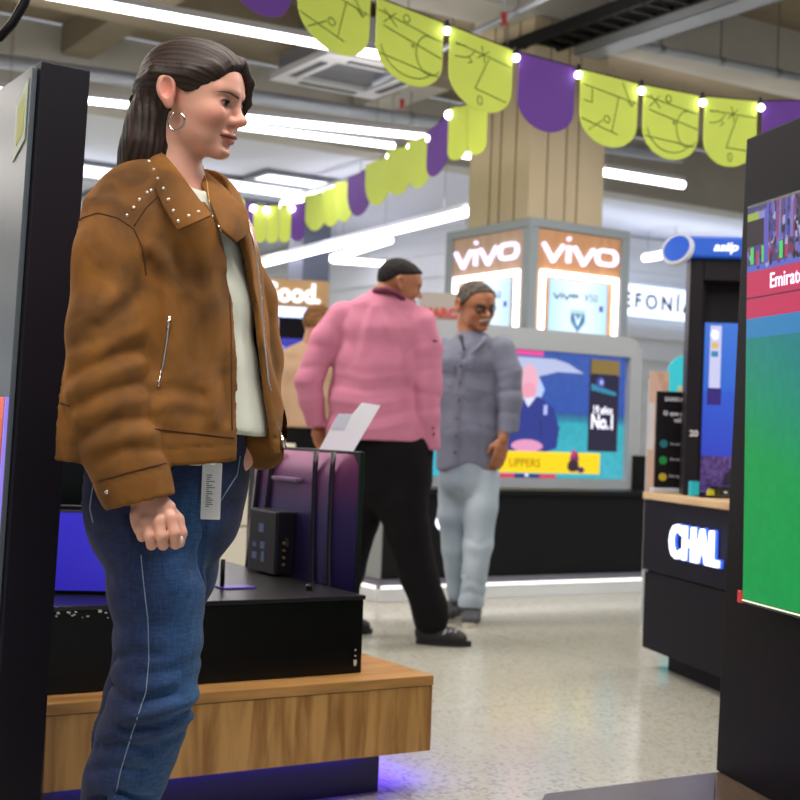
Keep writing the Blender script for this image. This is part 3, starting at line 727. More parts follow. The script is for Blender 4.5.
# small items on the counter
it = thing('box', 'small turquoise box standing on the wooden counter top', 'box', CT(-.01, -.215, CZ + .001), R(10))
obj('carton', bx(-.017, .017, 0, .03, 0, .058), mat('carton_turquoise', '1fb4c8', .5), it, bevel=.001)
obj('flap', bx(-.016, .016, .001, .029, .0585, .061), mat('carton_dark', '107888', .5), it)
pp_ = CT(-.05, -.30, CZ); q_ = CT(.045, -.335, CZ)
it = thing('pen', 'black pen lying on the wooden counter top', 'pen', pp_ + Vector((0, 0, .006)), math.atan2(q_.y - pp_.y, q_.x - pp_.x))
LL = (q_ - pp_).length
obj('barrel', tube(B(), [(0, 0, 0), (LL * .2, 0, 0), (min(LL, .16), 0, 0)], [.001, .005, .005], 10), blackm, it, smooth=True)
obj('clip', bx(.08, .13, -.001, .001, .0052, .007), steel, it)
it = thing('tag', 'small yellow folded tag behind the pen on the counter', 'tag', CT(.03, -.27, CZ + .001), R(20))
obj('card', prism(B(), [(-.02, 0), (.022, 0), (.016, .03), (-.01, .034)], 0, .004), mat('tag_yellow', 'd0d030', .5), it)
it = thing('card_reader', 'black card terminal on the counter beside the football panel', 'card reader', CT(.075, -.32, CZ + .001), R(5))
obj('body', bx(-.03, .1, 0, .12, 0, .045), mat('terminal_black', '16141a', .35), it, bevel=.008)
obj('button', bx(-.012, 0, -.002, .0, .02, .028), mat('terminal_white', 'd8d8e0', .4), it)

# ---------------------------------------------------------------- central phone kiosk
K0 = fl(377, 603)
kz = .625
kk = thing('phone_kiosk', 'long black kiosk counter with glowing white plinth behind the two men', 'kiosk', (K0.x, K0.y, 0), GA)
KL, KD = 2.62, .64
obj('plinth', bx(0, KL, 0, KD, 0, .07), mat('plinth_white', 'd8dade', .5), kk, bevel=.004)
obj('led_line', bx(.02, KL - .02, -.004, 0, .075, .092), white_led, kk)
obj('led_line', bx(-.004, 0, .02, KD - .02, .075, .092), white_led, kk)
obj('skirting', bx(.02, KL - .02, .02, KD - .02, .07, .12), mat('kick_grey', '62626e', .5), kk)
obj('body', bx(.05, KL - .05, .05, KD - .05, .121, kz - .03), mat('kiosk_black', '0a080c', .5, spec=.25), kk)
obj('side_panel', bx(.035, .049, .05, KD - .05, .125, kz - .03), mat('kiosk_side_grey', '8b9090', .5), kk)
obj('worktop', bx(.03, KL - .03, .03, KD - .03, kz - .028, kz), black, kk, bevel=.003)
text('o', .17, chal, kk, (.40, .046, .40), name='lit_letter', bold=.008, depth=.004)
# billboard on the counter
bb_u = .32
bl = thing('billboard', 'lit advertising screen in a rounded grey frame on the kiosk counter', 'billboard', kk.matrix_basis @ Vector((bb_u, .3, kz + .001)), GA)
BWW = 1.82; BHH = .985
fr = mat('frame_pale_grey', 'a3a8ae', .45)
obj('frame', frame_bm(rrect(0, BWW, 0, BHH, .13, (0, 0, 1, 1)), [(x, z) for x, z in rrect(.1, BWW - .1, .06, BHH - .13, .001, (0, 0, 1, 1))], 0, .3), fr, bl)
obj('backing', bx(.1, BWW - .1, .05, .28, .06, BHH - .13), blackm, bl)
sx0, sw_, sz0, sh_ = .1, BWW - .2, .062, BHH - .195
pa = Paint(sw_, sh_, 300, 130, '2a4a90')
pa.grad(0, .45, '3aa0b0', '2a98a8'); pa.grad(.45, .52, '2a8098', '234a80'); pa.grad(.52, 1, '27499a', '34509a')
pa.noise(.08, 5, 3)
pa.rect(0, .58, .965, 1, 'd84a90')
pa.poly([(.3, .95), (.63, .95), (.70, .92), (.78, .85), (.66, .85), (.56, .8), (.4, .8), (.3, .86)], 'a8b0d0')
pa.poly([(.40, .82), (.56, .8), (.59, .70), (.57, .61), (.42, .6)], 'a8bce0')
pa.ell(.515, .76, .044, .13, 'd8a0b4'); pa.ell(.515, .68, .034, .07, 'd890a4')
pa.poly([(.36, .2), (.40, .56), (.48, .62), (.57, .64), (.64, .55), (.67, .4), (.66, .24), (.60, .2)], '23307e')
pa.poly([(.49, .62), (.515, .55), (.55, .64)], 'c8d0e8'); pa.rect(.59, .605, .5, .58, 'a8b4e8')
pa.poly([(.57, .45), (.58, .3), (.585, .3), (.578, .46)], '1a2460')
pa.ell(.515, .25, .075, .05, 'd08cb0')
pa.rect(.1, .88, .035, .205, 'e8c400'); pa.rect(.1, .88, .2, .21, 'f0d840')
pa.rect(.38, .46, 0, .033, 'c83050'); pa.rect(.46, .58, 0, .033, '2a2a70'); pa.rect(.58, .66, 0, .033, 'c83050'); pa.rect(.51, .525, .005, .03, 'd8d8f0'); pa.rect(0, .3, .0, .3, '30a0b8')
pa.rect(.815, .965, .225, .97, '1a1430'); pa.rect(.82, .965, .85, .97, '7a6430'); pa.rect(.825, .955, .7, .85, '141430'); pa.poly([(.825, .72), (.955, .68), (.955, .71), (.825, .77)], '2a7a9a'); pa.ell(.87, .785, .022, .045, '3a3a90'); pa.ell(.875, .785, .01, .02, 'a0a8e0')
pa.ell(.75, .16, .022, .06, '702050'); pa.ell(.745, .1, .03, .05, '301828'); pa.ell(.785, .07, .018, .025, '401c58'); pa.ell(.745, .2, .013, .03, 'b03070')
pa.build('screen', scr, bl, sx0, sz0, .045)
wi = mat('screen_white_ink', 'e4e4f4', .5, emit=.8)
text('19 años', .075, wi, bl, (sx0 + .832 * sw_, .043, sz0 + .53 * sh_), bold=.001, depth=.0005, sx=.72)
text('No.1', .13, wi, bl, (sx0 + .826 * sw_, .043, sz0 + .41 * sh_), bold=.003, depth=.0005, sx=.75)
for z_, t_ in ((.3, 'líderes'), (.27, 'en el mundo')): pass
text('UPPERS', .075, mat('yellow_ink', 'a08000', .5, emit=.3), bl, (sx0 + .43 * sw_, .043, sz0 + .085 * sh_), bold=.001, depth=.0005)
obj('corner_unit', bx(BWW - .06, BWW + .03, -.03, .2, 0, .22), blackm, bl)
# second low white sign between the men
ws = thing('sign_board', 'grey and white board with red lettering between the two men', 'sign', at(438, 330, 8.8), R(5))
ws.location.z = 0
obj('board', bx(-.12, .30, 0, .06, 0, 1.86), mat('board_grey', 'b0a8a2', .6), ws, bevel=.003)
obj('lower_panel', bx(-.11, .29, -.01, -.001, .3, 1.67), mat('board_white', 'ccd2da', .5), ws)
text('MARCAS', .085, mat('red_ink', 'd05048', .6), ws, (-.105, -.012, 1.70), bold=.004, depth=.001, sx=.95)

# vivo tower
vt = thing('phone_tower', 'square wood and grey advertising tower with lit vivo lettering'.replace(' vivo', ''), 'advertising tower', (tw.x, tw.y, 0), GA)
VH = 2.38; vt.scale = (1, 1.15, 1)
grey_f = mat('tower_frame_grey', '88939a', .5)
for (x, y) in ((0, 0), (TS - .07, 0), (TS - .07, TS - .07), (0, TS - .07)):
    obj('corner_post', bx(x, x + .07, y, y + .07, 0, VH - .06), grey_f, vt, bevel=.003)
bm = B()
for (a, b_, c, d) in ((0, TS, 0, .07), (0, TS, TS - .07, TS), (0, .07, .071, TS - .071), (TS - .07, TS, .071, TS - .071)): box(bm, a, b_, c, d, VH - .059, VH)
obj('top_frame', bm, grey_f, vt, bevel=.003)
tan = wood_mat('tower_wood', 'c8966a', 'bb885c', (6, 6, 1)); 
lgm = mat('vivo_glow', 'e8e0ff', .4, emit=.85)
lbx = vmat('lightbox_glow', .3, emit=1.25)
def strokes(bm, S, w, y0, y1, M):
    for pl_ in S:
        for a, b_ in zip(pl_, pl_[1:]):
            a, b_ = Vector((a[0], 0, a[1])), Vector((b_[0], 0, b_[1])); d = b_ - a; L_ = d.length; d.normalize(); n = Vector((-d.z, 0, d.x))
            for s in (0,):
                q = [a + n * w / 2, a - n * w / 2, b_ - n * w / 2, b_ + n * w / 2]
                prism(bm, [(p.x, p.z) for p in q], y0, y1, M)
        for a in pl_[1:-1]: prism(bm, [(a[0] + w / 2 * math.cos(t_), a[1] + w / 2 * math.sin(t_)) for t_ in [k * PI / 6 for k in range(12)]], y0 + .0003, y1 - .0003, M)
def vivo(bm, x0, z0, h, y0, y1, M=None, w=None):
    w = w or h * .22; W = h * 1.5
    S = [[(x0, z0 + h), (x0 + W * .5, z0), (x0 + W, z0 + h)], [(x0 + W * 1.28, z0), (x0 + W * 1.28, z0 + h)], [(x0 + W * 1.55, z0 + h), (x0 + W * 2.05, z0), (x0 + W * 2.55, z0 + h)]]
    o_ = rrect(x0 + W * 2.75, x0 + W * 3.75, z0 + .02, z0 + h, h * .38); S.append(o_ + [o_[0]])
    strokes(bm, S, w, y0, y1, M)
    c = (x0 + W * 1.28, z0 + h * 1.42); s = w * .55
    prism(bm, [(c[0] - s, c[1]), (c[0], c[1] - s), (c[0] + s, c[1]), (c[0], c[1] + s)], y0, y1, M)
for side in range(2):
    M = Matrix.Identity(4) if side == 0 else Matrix.Translation((0, TS, 0)) @ Matrix.Rotation(-PI / 2, 4, 'Z')
    obj('wood_panel', bx(.071, TS - .071, .012, .05, 0.02, VH - .062, M), tan if side == 0 else wood_mat('tower_wood_left', 'c0a088', 'b4947c', (6, 6, 1)), vt)
    bm = B(); vivo(bm, .11, VH - .27, .112, -.012, .0115, M)
    obj('logo_lettering', bm, lgm, vt)
    out = [(.11, .9), (.11, VH - .345), (TS - .11, VH - .345), (TS - .11, .9)]; w_ = .03
    bm = B(); box(bm, .10, .10 + w_, -.008, .0115, .9, VH - .37, M); box(bm, TS - .10 - w_, TS - .10, -.008, .0115, .9, VH - .37, M); box(bm, .10, TS - .10, -.008, .0115, VH - .37 , VH - .335, M)
    obj('light_border', bm, mat('border_glow', 'ffffff', .5, emit=3.2, ecol='fbf8ff'), vt)
    lw_, lh_ = TS - .36, .9
    pa = Paint(lw_, lh_, 60, 90, 'b4d4ec'); pa.a[:] = np.array(lin('9cc4e4')) * (1 - np.clip(1 - ((pa.X - .5) / .5) ** 2, 0, 1)[..., None] * 1) + np.array(lin('c8e0f2')) * np.clip(1 - ((pa.X - .5) / .5) ** 2, 0, 1)[..., None]
    pa.poly([(.36, .79), (.64, .79), (.64, .69), (.5, .61), (.36, .69)], '9cb8c4'); pa.poly([(.39, .755), (.61, .755), (.61, .70), (.5, .63), (.39, .70)], '2a6088'); pa.poly([(.44, .74), (.5, .66), (.56, .74), (.53, .74), (.5, .70), (.47, .74)], 'd0e4f0')
    pa.rect(.86, .94, .79, .835, '4a3a9a')
    s_ = pa.build('lightbox', lbx, vt, 0, 0); 
    if side == 0: s_.location = (.18, .009, VH - .385 - lh_)
    else: s_.rotation_euler.z = -PI / 2; s_.location = (.009, TS - .18, VH - .385 - lh_)
    dark_i = mat('lightbox_ink', '5a6a78', .6)
    bm = B(); vivo(bm, .215, VH - .515, .036, .002, .007, M, w=.010); obj('lightbox_logo', bm, dark_i, vt)
    rz = 0 if side == 0 else -PI / 2
    pos = (.215 + .26, .006, VH - .515) if side == 0 else (.006, TS - .215 - .26, VH - .515)
    text('V50', .075, dark_i, vt, pos, (PI / 2, 0, rz), 'lightbox_lettering', 0, .0008)

# ---------------------------------------------------------------- distant things
# blue lettered light sign on the ribbed wall
p = at(655, 302, 17.6); u_, v_ = uv(p)
p = G(u_, wv - .06, p.z)
# place where the pixel ray meets the wall
d = ray(655, 303); k_ = (wv - .08 - CAM.dot(GV)) / d.dot(GV); p = CAM + d * k_
sgn = thing('shop_sign', 'white light box with dark blue letters on the ribbed wall', 'sign', p, GA)
obj('light_box', bx(-1.6, 1.6, -.06, .05, -.19, .19), mat('signbox_glow', 'e8f0ff', .4, emit=1.1, ecol='dceaff'), sgn, bevel=.01)
text('TELEFONÍA', .26, mat('navy_letter', '1c2a5c', .5), sgn, (-1.15, -.062, -.09), name='lettering', bold=.007, depth=.004, spacing=1.4)
# Good. kiosk
gk = thing('accessory_kiosk', 'far kiosk with tan header board over dark screens', 'kiosk', at(323, 445, 11.5), GA - R(22)); gk.location.z = 0
tanb = mat('header_tan', 'b79468', .6)
obj('header', prism(B(), rrect(-.95, .0, 1.97, 2.2, .03), 0, .12), tanb, gk)
obj('light_strip', bx(-.95, -.02, -.005, .1, 1.88, 1.965), mat('strip_glow', 'c8d4ff', .4, emit=1.3, ecol='c0ccff'), gk)
obj('screen_surround', bx(-.96, .02, .02, .1, .9, 1.88), dark_plum, gk)
obj('counter', bx(-.96, .02, -.2, .5, 0, .9), darkgrey, gk)
text('Good.', .225, mat('good_white', 'f2f0f4', .5, emit=.7), gk, (-.58, -.012, 2.01), name='lettering', bold=.009, depth=.008, sx=.88)
pa = Paint(.95, .42, 80, 40, '2a2a90'); pa.rect(0, 1, .55, 1, '2c2c9c'); pa.rect(0, 1, 0, .5, '4a2a6a'); pa.poly([(.2, 0), (.3, .5), (.8, .5), (.9, 0)], 'b03a70'); pa.poly([(.1, 0), (.25, .55), (.35, 0)], '2850d0')
pa.build('screen', scr, gk, -.95, 1.28, .018)
obj('price_tag', bx(-.6, -.42, .0, .015, 1.72, 1.86), mat('tag_lilac', 'c8b0d8', .5, emit=.3), gk)
text('NEWEST', .1, mat('screen_lilac', '9a9ae0', .5, emit=.5), gk, (-.5, .015, 1.56), bold=.002, depth=.001)
# dark structure and shelves behind, left of the pink shirt (pillar)
o = obj('column', bx(-.18, .18, -.18, .18, 0, 3.5), mat('far_column_grey', '565c6c', .7)); o.location = at(309, 270, 16); o.location.z = 0; o.rotation_euler.z = GA; tag(o, kind='structure')
# shelving units along the far left wall for depth
for k, (px, Y, lab) in enumerate(((262, 17, 'far white shelving unit behind the tan header kiosk'), (420, 13.4, 'far grey shelving unit behind the two men'))):
    p = at(px, 440, Y); p.z = 0
    t = thing('shelf_unit', lab, 'shelving', p, GA)
    bm = B(); box(bm, -.6, -.57, 0, .4, 0, 1.5); box(bm, .57, .6, 0, .4, 0, 1.5); box(bm, -.57, .57, .38, .4, 0, 1.5)
    obj('carcass', bm, mat('shelf_white', 'c0c2c8', .6), t)
    for z in (.1, .5, .9, 1.3): obj('shelf', bx(-.568, .568, .01, .375, z, z + .025), mat('shelf_white', 'c0c2c8', .6), t)

# ---------------------------------------------------------------- light
w = bpy.data.worlds.new('world'); bpy.context.scene.world = w; w.use_nodes = True
w.node_tree.nodes['Background'].inputs[0].default_value = (*lin('e6ebf6'), 1); w.node_tree.nodes['Background'].inputs[1].default_value = .38
def area(name, loc, rot, sx, sy, power, col='ffffff'):
    l = bpy.data.lights.new(name, 'AREA'); l.shape = 'RECTANGLE'; l.size = sx; l.size_y = sy; l.energy = power; l.color = lin(col)
    o = bpy.data.objects.new(name, l); C.objects.link(o); o.location = loc; o.rotation_euler = rot; return o
for (u, v, e) in ((0, 1.2, 95), (3.2, 2.6, 70), (3.5, 5.4, 70), (0, 6, 80), (7.6, 4.6, 70), (1.0, 9.6, 80), (7.0, 9.6, 45), (0, 14, 70), (5.2, 14.6, 70), (4, 20, 110), (-1, 12, 80), (-1, 22, 200), (13, 8, 100)):
    area('ceiling_tube', G(u, v, 3.3), (0, 0, GA), 4.5, .35, e, 'fff6ee')
for (u, v, e) in ((0, 3.5, 14), (3.2, 6.2, 15), (7.5, 3.5, 20), (1, 8.6, 14), (6.8, 8.2, 16)):
    area('upward_fill', G(u, v, 3.35), (PI, 0, GA), 4.5, .3, e, 'fff6ee')  # added fill aimed up to brighten the ribbed ceiling, not a fixture
for (u, v, e) in ((0, 13, 12), (5.0, 13, 10), (11, 11.8, 12), (2, 18, 22), (12, 20, 16)):
    area('upward_fill', G(u, v, 2.9), (PI, 0, GA), 4.5, .3, e, 'eef2ff')  # same added fill for the flat back ceiling
area('plinth_glow', G(U1 - .02, V0 + .75, .1), (0, R(0), GA), .1, 1.2, 4, '5020ff')
sc = bpy.context.scene
sc.view_settings.view_transform = 'Standard'; sc.view_settings.look = 'None'; sc.view_settings.gamma = 1; sc.view_settings.use_curve_mapping = False
sc.view_settings.exposure = 0.4
# ================================================================ people: smooth implicit surfaces turned into meshes
from mathutils.bvhtree import BVHTree
def nets(fn, lo, hi, h):
    "surface-nets mesh of the zero level of fn over a box"
    n = [int(math.ceil((hi[i] - lo[i]) / h)) + 1 for i in range(3)]
    ax = [lo[i] + h * np.arange(n[i]) for i in range(3)]
    P = np.stack(np.meshgrid(*ax, indexing='ij'), -1).astype(np.float32)
    D = fn(P).astype(np.float32); S = D < 0
    nx, ny, nz = n
    cnt = np.zeros((nx - 1, ny - 1, nz - 1), np.int8); acc = np.zeros((nx - 1, ny - 1, nz - 1, 3), np.float32); w = np.zeros((nx - 1, ny - 1, nz - 1), np.float32)
    for a in range(3):
        sl0 = [slice(None)] * 3; sl1 = [slice(None)] * 3; sl0[a] = slice(0, -1); sl1[a] = slice(1, None)
        d0, d1 = D[tuple(sl0)], D[tuple(sl1)]; cr = (S[tuple(sl0)] != S[tuple(sl1)])
        t = np.where(cr, d0 / np.where(cr, d0 - d1, 1), 0)
        o = [b for b in range(3) if b != a]
        for i in (0, 1):
            for j in (0, 1):
                sl = [slice(None)] * 3
                sl[o[0]] = slice(i, i + n[o[0]] - 1); sl[o[1]] = slice(j, j + n[o[1]] - 1)
                c = cr[tuple(sl)]; tt = t[tuple(sl)]
                w += c; acc[..., a] += np.where(c, tt, 0); acc[..., o[0]] += c * i; acc[..., o[1]] += c * j
    act = w > 0; idx = -np.ones(act.shape, np.int64); idx[act] = np.arange(act.sum())
    ii = np.stack(np.nonzero(act), -1); V = (ii + acc[act] / w[act][:, None]) * h + np.array(lo)
    faces = []
    for a in range(3):
        o = [(a + 1) % 3, (a + 2) % 3]
        sl0 = [slice(1, -1)] * 3; sl1 = [slice(1, -1)] * 3; sl0[a] = slice(0, -1); sl1[a] = slice(1, None)
        s0, s1 = S[tuple(sl0)], S[tuple(sl1)]
        e = np.stack(np.nonzero(s0 != s1), -1)
        if not len(e): continue
        flip = s0[tuple(e.T)]; base = e.copy(); base[:, o[0]] += 1; base[:, o[1]] += 1
        q = []
        for (i, j) in ((1, 1), (0, 1), (0, 0), (1, 0)):
            c = base.copy(); c[:, o[0]] -= i; c[:, o[1]] -= j; q.append(idx[tuple(c.T)])
        q = np.stack(q, -1); q[~flip] = q[~flip][:, ::-1]; faces.append(q)
    Fc = np.concatenate(faces); Fc = Fc[(Fc >= 0).all(1)]
    return V, Fc
def smin(a, b, k): 
    h = np.clip(.5 + .5 * (b - a) / k, 0, 1); return b + (a - b) * h - k * h * (1 - h)
def smax(a, b, k): return -smin(-a, -b, k)
def vec(p): return np.array(p, np.float32)
def cap(P, a, b, r0, r1=None):
    a, b = vec(a), vec(b); r1 = r0 if r1 is None else r1; ab = b - a
    t = np.clip(((P - a) @ ab) / (ab @ ab), 0, 1)
    return np.linalg.norm(P - a - t[..., None] * ab, axis=-1) - (r0 + (r1 - r0) * t)
def sph(P, c, r): return np.linalg.norm(P - vec(c), axis=-1) - r
def ell(P, c, r, ax=None):
    q = P - vec(c)
    if ax is not None: q = q @ np.array(ax, np.float32).T
    r = vec(r); k0 = np.linalg.norm(q / r, axis=-1); k1 = np.linalg.norm(q / (r * r), axis=-1)
    return k0 * (k0 - 1) / np.maximum(k1, 1e-6)
def loft(P, pts, side, k=.012):
    "pts = [(centre, half width along side, half width across)]; tapering elliptical limb"
    s = vec(side); s = s / np.linalg.norm(s); out = None
    for (p, a0, b0), (q, a1, b1) in zip(pts, pts[1:]):
        p, q = vec(p), vec(q); ab = q - p; L_ = np.linalg.norm(ab); t_ = ab / L_
        si = s - t_ * (s @ t_); si /= np.linalg.norm(si); n_ = np.cross(t_, si)
        tt = ((P - p) @ t_) / L_; t = np.clip(tt, 0, 1)
        d = P - p - (t * L_)[..., None] * t_
        A = a0 + (a1 - a0) * t; Bq = b0 + (b1 - b0) * t
        over = (tt - t) * L_; m_ = np.minimum(A, Bq)
        k0 = np.sqrt((d @ si / A) ** 2 + (d @ n_ / Bq) ** 2 + (over / m_) ** 2)
        k1 = np.sqrt((d @ si / A ** 2) ** 2 + (d @ n_ / Bq ** 2) ** 2 + (over / m_ ** 2) ** 2)
        e = np.where(k0 > .3, k0 * (k0 - 1) / np.maximum(k1, 1e-5), (k0 - 1) * m_)
        out = e if out is None else smin(out, e, k)
    return out
def chain(P, pts, k=.006):
    out = None
    for (p, r0), (q, r1) in zip(pts, pts[1:]):
        e = cap(P, p, q, r0, r1); out = e if out is None else smin(out, e, k)
    return out
def fold(P, pts, amp, w, ymax):
    "soft crease (amp > 0) or ridge (amp < 0) along a line on the side that faces -y"
    Q = P.copy(); Q[..., 1] = 0; o = None
    for a, b in zip(pts, pts[1:]):
        e = cap(Q, (a[0], 0, a[2]), (b[0], 0, b[2]), 0); o = e if o is None else np.minimum(o, e)
    return amp * np.exp(-(o / w) ** 2) / (1 + np.exp(np.clip((P[..., 1] - ymax) / .012, -30, 30)))
def wob(P, f, seed, n=6):
    rs = np.random.RandomState(seed); o = 0
    for i in range(n):
        d = rs.randn(3); d /= np.linalg.norm(d); o = o + np.sin(P @ vec(d * f * (.6 + .9 * rs.rand())) + rs.rand() * 6.28)
    return o / n * 1.6
def mesh_from(name, parts, mats, parent, colfn=None, smooth=True, label=None, loc=None):
    "parts = list of (V, F[, material index])"
    off = 0; VV = []; FF = []; MI = []
    for p in parts:
        VV.append(p[0]); FF.append(p[1] + off); off += len(p[0]); MI += [p[2] if len(p) > 2 else 0] * len(p[1])
    V = np.concatenate(VV); Fq = np.concatenate(FF)
    me = bpy.data.meshes.new(name); me.vertices.add(len(V)); me.vertices.foreach_set('co', V.astype(np.float32).ravel())
    me.loops.add(len(Fq) * 4); me.loops.foreach_set('vertex_index', Fq.ravel().astype(np.int32))
    me.polygons.add(len(Fq)); me.polygons.foreach_set('loop_start', (np.arange(len(Fq)) * 4).astype(np.int32))
    try: me.polygons.foreach_set('loop_total', np.full(len(Fq), 4, np.int32))
    except Exception: pass
    me.update(calc_edges=True); me.validate()
    me.polygons.foreach_set('use_smooth', [smooth] * len(me.polygons))
    for mm in (mats if isinstance(mats, (list, tuple)) else [mats]): me.materials.append(mm)
    if len(me.materials) > 1: me.polygons.foreach_set('material_index', MI)
    if colfn is not None:
        c = np.ones((len(V), 4), np.float32); c[:, :3] = colfn(V)
        me.color_attributes.new('Col', 'FLOAT_COLOR', 'POINT').data.foreach_set('color', c.ravel())
    o = bpy.data.objects.new(name, me); C.objects.link(o)
    if parent is not None: o.parent = parent
    if label: o['label'] = label
    return o
def mixc(c0, c1, t): t = np.clip(t, 0, 1)[..., None]; return np.array(lin(c0)) * (1 - t) + np.array(lin(c1)) * t
def over_(base, c, t): t = np.clip(t, 0, 1)[..., None]; return base * (1 - t) + np.array(lin(c)) * t
class Fig:
    "a person: world-aligned local space whose origin is the spot between the feet"
    def __init__(s, name, label, Y, px, py, group=None):
        s.Y = Y; p = at(px, py, Y); s.root = thing('person', label, 'person', (p.x, p.y, 0)); s.o = Vector((p.x, p.y, 0))
    def p(s, px, py, dy=0): return tuple(at(px, py, s.Y + dy) - s.o)
    def surf(s, obs, pts, off=0.0):
        "points on the cloth surface that the given photo pixels look at"
        bv = []
        for ob in obs:
            me = ob.data; bv.append(BVHTree.FromPolygons([v.co for v in me.vertices], [p.vertices for p in me.polygons]))
        out = []
        for (px, py) in pts:
            d = ray(px, py).normalized(); o = CAM - s.o; best = None
            for b in bv:
                h = b.ray_cast(o, d)
                if h[0] is not None and (best is None or h[3] < best[3]): best = h
            if best is not None:
                out.append((best[0] + best[1] * off, best[1]))
        return out
class HeadFrame:
    def __init__(s, O, yaw, pitch, tilt=0, sc=1.0):
        cy, sy, cp, sp = math.cos(R(yaw)), math.sin(R(yaw)), math.cos(R(pitch)), math.sin(R(pitch))
        f = Vector((cy * cp, -sy * cp, -sp)); l = Vector((sy, cy, 0)); u = f.cross(l)
        if tilt: q = Matrix.Rotation(R(tilt), 3, f); l = q @ l; u = q @ u
        s.A = np.array([f, l, u], np.float32); s.O = vec(O); s.sc = sc
    def loc(s, P): return ((P - s.O) @ s.A.T) / s.sc
    def w(s, p): return tuple(s.O + (vec(p) * s.sc) @ s.A)
def head_d(q, male=0, neck=None, ears=True):
    d = ell(q, (-.006, 0, .022), (.088, .074, .082))
    d = smin(d, ell(q, (.036, 0, -.022), (.057, .058, .075)), .03)
    d = smin(d, ell(q, (.036 , 0, -.062), (.052, .049 + .006 * male, .034)), .022)
    d = smin(d, ell(q, (.046, 0, .034), (.053, .06, .05)), .03)
    d = smin(d, ell(q, (.080, 0, -.088), (.018, .02 + .004 * male, .015)), .022)
    ay = np.abs(q[..., 1]); qs = np.stack([q[..., 0], ay, q[..., 2]], -1)
    d = smin(d, ell(qs, (.062, .038, -.026), (.028, .022, .022)), .02)
    d = smin(d, cap(qs, (.092, .014, .018), (.076, .045, .020), .010 + .002 * male, .008), .014)
    # eye sockets
    d = smax(d, -ell(qs, (.099, .031, .002), (.014, .02, .012)), .014)
    # nose
    nk = .008
    d = smin(d, cap(q, (.091, 0, .008), (.110 + .004 * male, 0, -.026), .0065, .0085), .012)
    d = smin(d, ell(q, (.1125 + .004 * male, 0, -.0275), (.0105, .0094, .0084)), .009)
    d = smin(d, ell(qs, (.099, .0118 + .002 * male, -.0315), (.0105, .0060, .0070)), .008)
    d = smax(d, -ell(qs, (.104, .0065, -.0385), (.0045, .0025, .003)), .004)
    # lips
    d = smin(d, ell(qs, (.0925, .006, -.0565), (.0125, .019, .0062)), .006)
    d = smin(d, ell(q, (.091, 0, -.0675), (.0125, .018, .0068)), .006)
    d = smax(d, -cap(qs, (.106, .0, -.0615), (.085, .026, -.0600), .0016), .003)
    d = smax(d, -ell(q, (.098, 0, -.078), (.010, .018, .005)), .008)
    # lids
    lid = ell(qs, (.0775, .031, .0015), (.0155, .0175, .0125))
    lid = smax(lid, -ell(qs, (.096, .0325, -.0008), (.013, .0180, .0060)), .002)
    d = smin(d, lid, .004)
    if ears:
        c, s_ = math.cos(R(12)), math.sin(R(12))
        E = qs - vec((-.010, .078, -.001)); ex = E[..., 0] * c + E[..., 2] * s_; ez = -E[..., 0] * s_ + E[..., 2] * c; ey = E[..., 1] - .25 * np.maximum(0, -ex)
        e = np.stack([ex, ey, ez], -1)
        ear = ell(e, (0, .005, .005), (.0185, .0105, .0285)); ear = smin(ear, ell(e, (.003, .004, -.023), (.0095, .006, .012)), .008)
        rim = ell(e, (.003, .0145, .003), (.0115, .0105, .0195)); ear = smax(ear, -rim, .0025)
        ear = smin(ear, cap(e, (-.004, .005, -.010), (-.006, .005, .012), .0032), .003)
        ear = smin(ear, cap(e, (.0115, .003, -.004), (.012, .003, -.012), .0042), .003)
        d = smin(d, ear, .004)
    return d
def skin_col(hf, tone, shade, lip, blush, stubble=None):
    def f(V):
        q = hf.loc(V.astype(np.float32)); ay = np.abs(q[:, 1]); c = np.tile(np.array(lin(tone)), (len(V), 1))
        n = wob(V.astype(np.float32), 60, 3) * .5 + .5; c = over_(c, shade, n * .35)
        g = np.exp(-(((q[:, 0] - .07) / .03) ** 2 + ((ay - .045) / .02) ** 2 + ((q[:, 2] + .032) / .02) ** 2)); c = over_(c, blush, g * .55)
        g = np.exp(-(((q[:, 0] - .115) / .012) ** 2 + ((q[:, 2] + .03) / .012) ** 2)); c = over_(c, blush, g * .4)
        g = np.exp(-(((q[:, 0] + .008) / .025) ** 2 + ((ay - .08) / .014) ** 2 + ((q[:, 2] + .006) / .03) ** 2)); c = over_(c, blush, g * .7)
        w_ = .0245 * np.sqrt(np.clip(1 - ((q[:, 2] + .0615) / .0125) ** 2, 0, 1)); m_ = (ay < w_) & (q[:, 0] > .078)
        c = over_(c, lip, m_ * .75)
        g = ((np.abs(q[:, 2] + .0608) < .0013) & (ay < .027) & (q[:, 0] > .078)); c = over_(c, '5a2420', g * .7)
        if stubble: 
            g = np.exp(-(((q[:, 2] + .075) / .03) ** 2)) * (q[:, 0] > .0) ; c = over_(c, stubble, g * .5)
        return c
    return f
skin_m = vmat('skin', .45, bump=(240, .08, .0006), sss=.12)
iris = mat('iris_brown', '2a1a12', .2); sclera = mat('eye_white', 'd6cdc8', .25); lashm = mat('lash_dark', '1a1012', .6)
def uvs(c, r, seg=16):
    bm = B(); bmesh.ops.create_uvsphere(bm, u_segments=seg, v_segments=seg // 2 + 2, radius=r, matrix=Matrix.Translation(c)); return bm
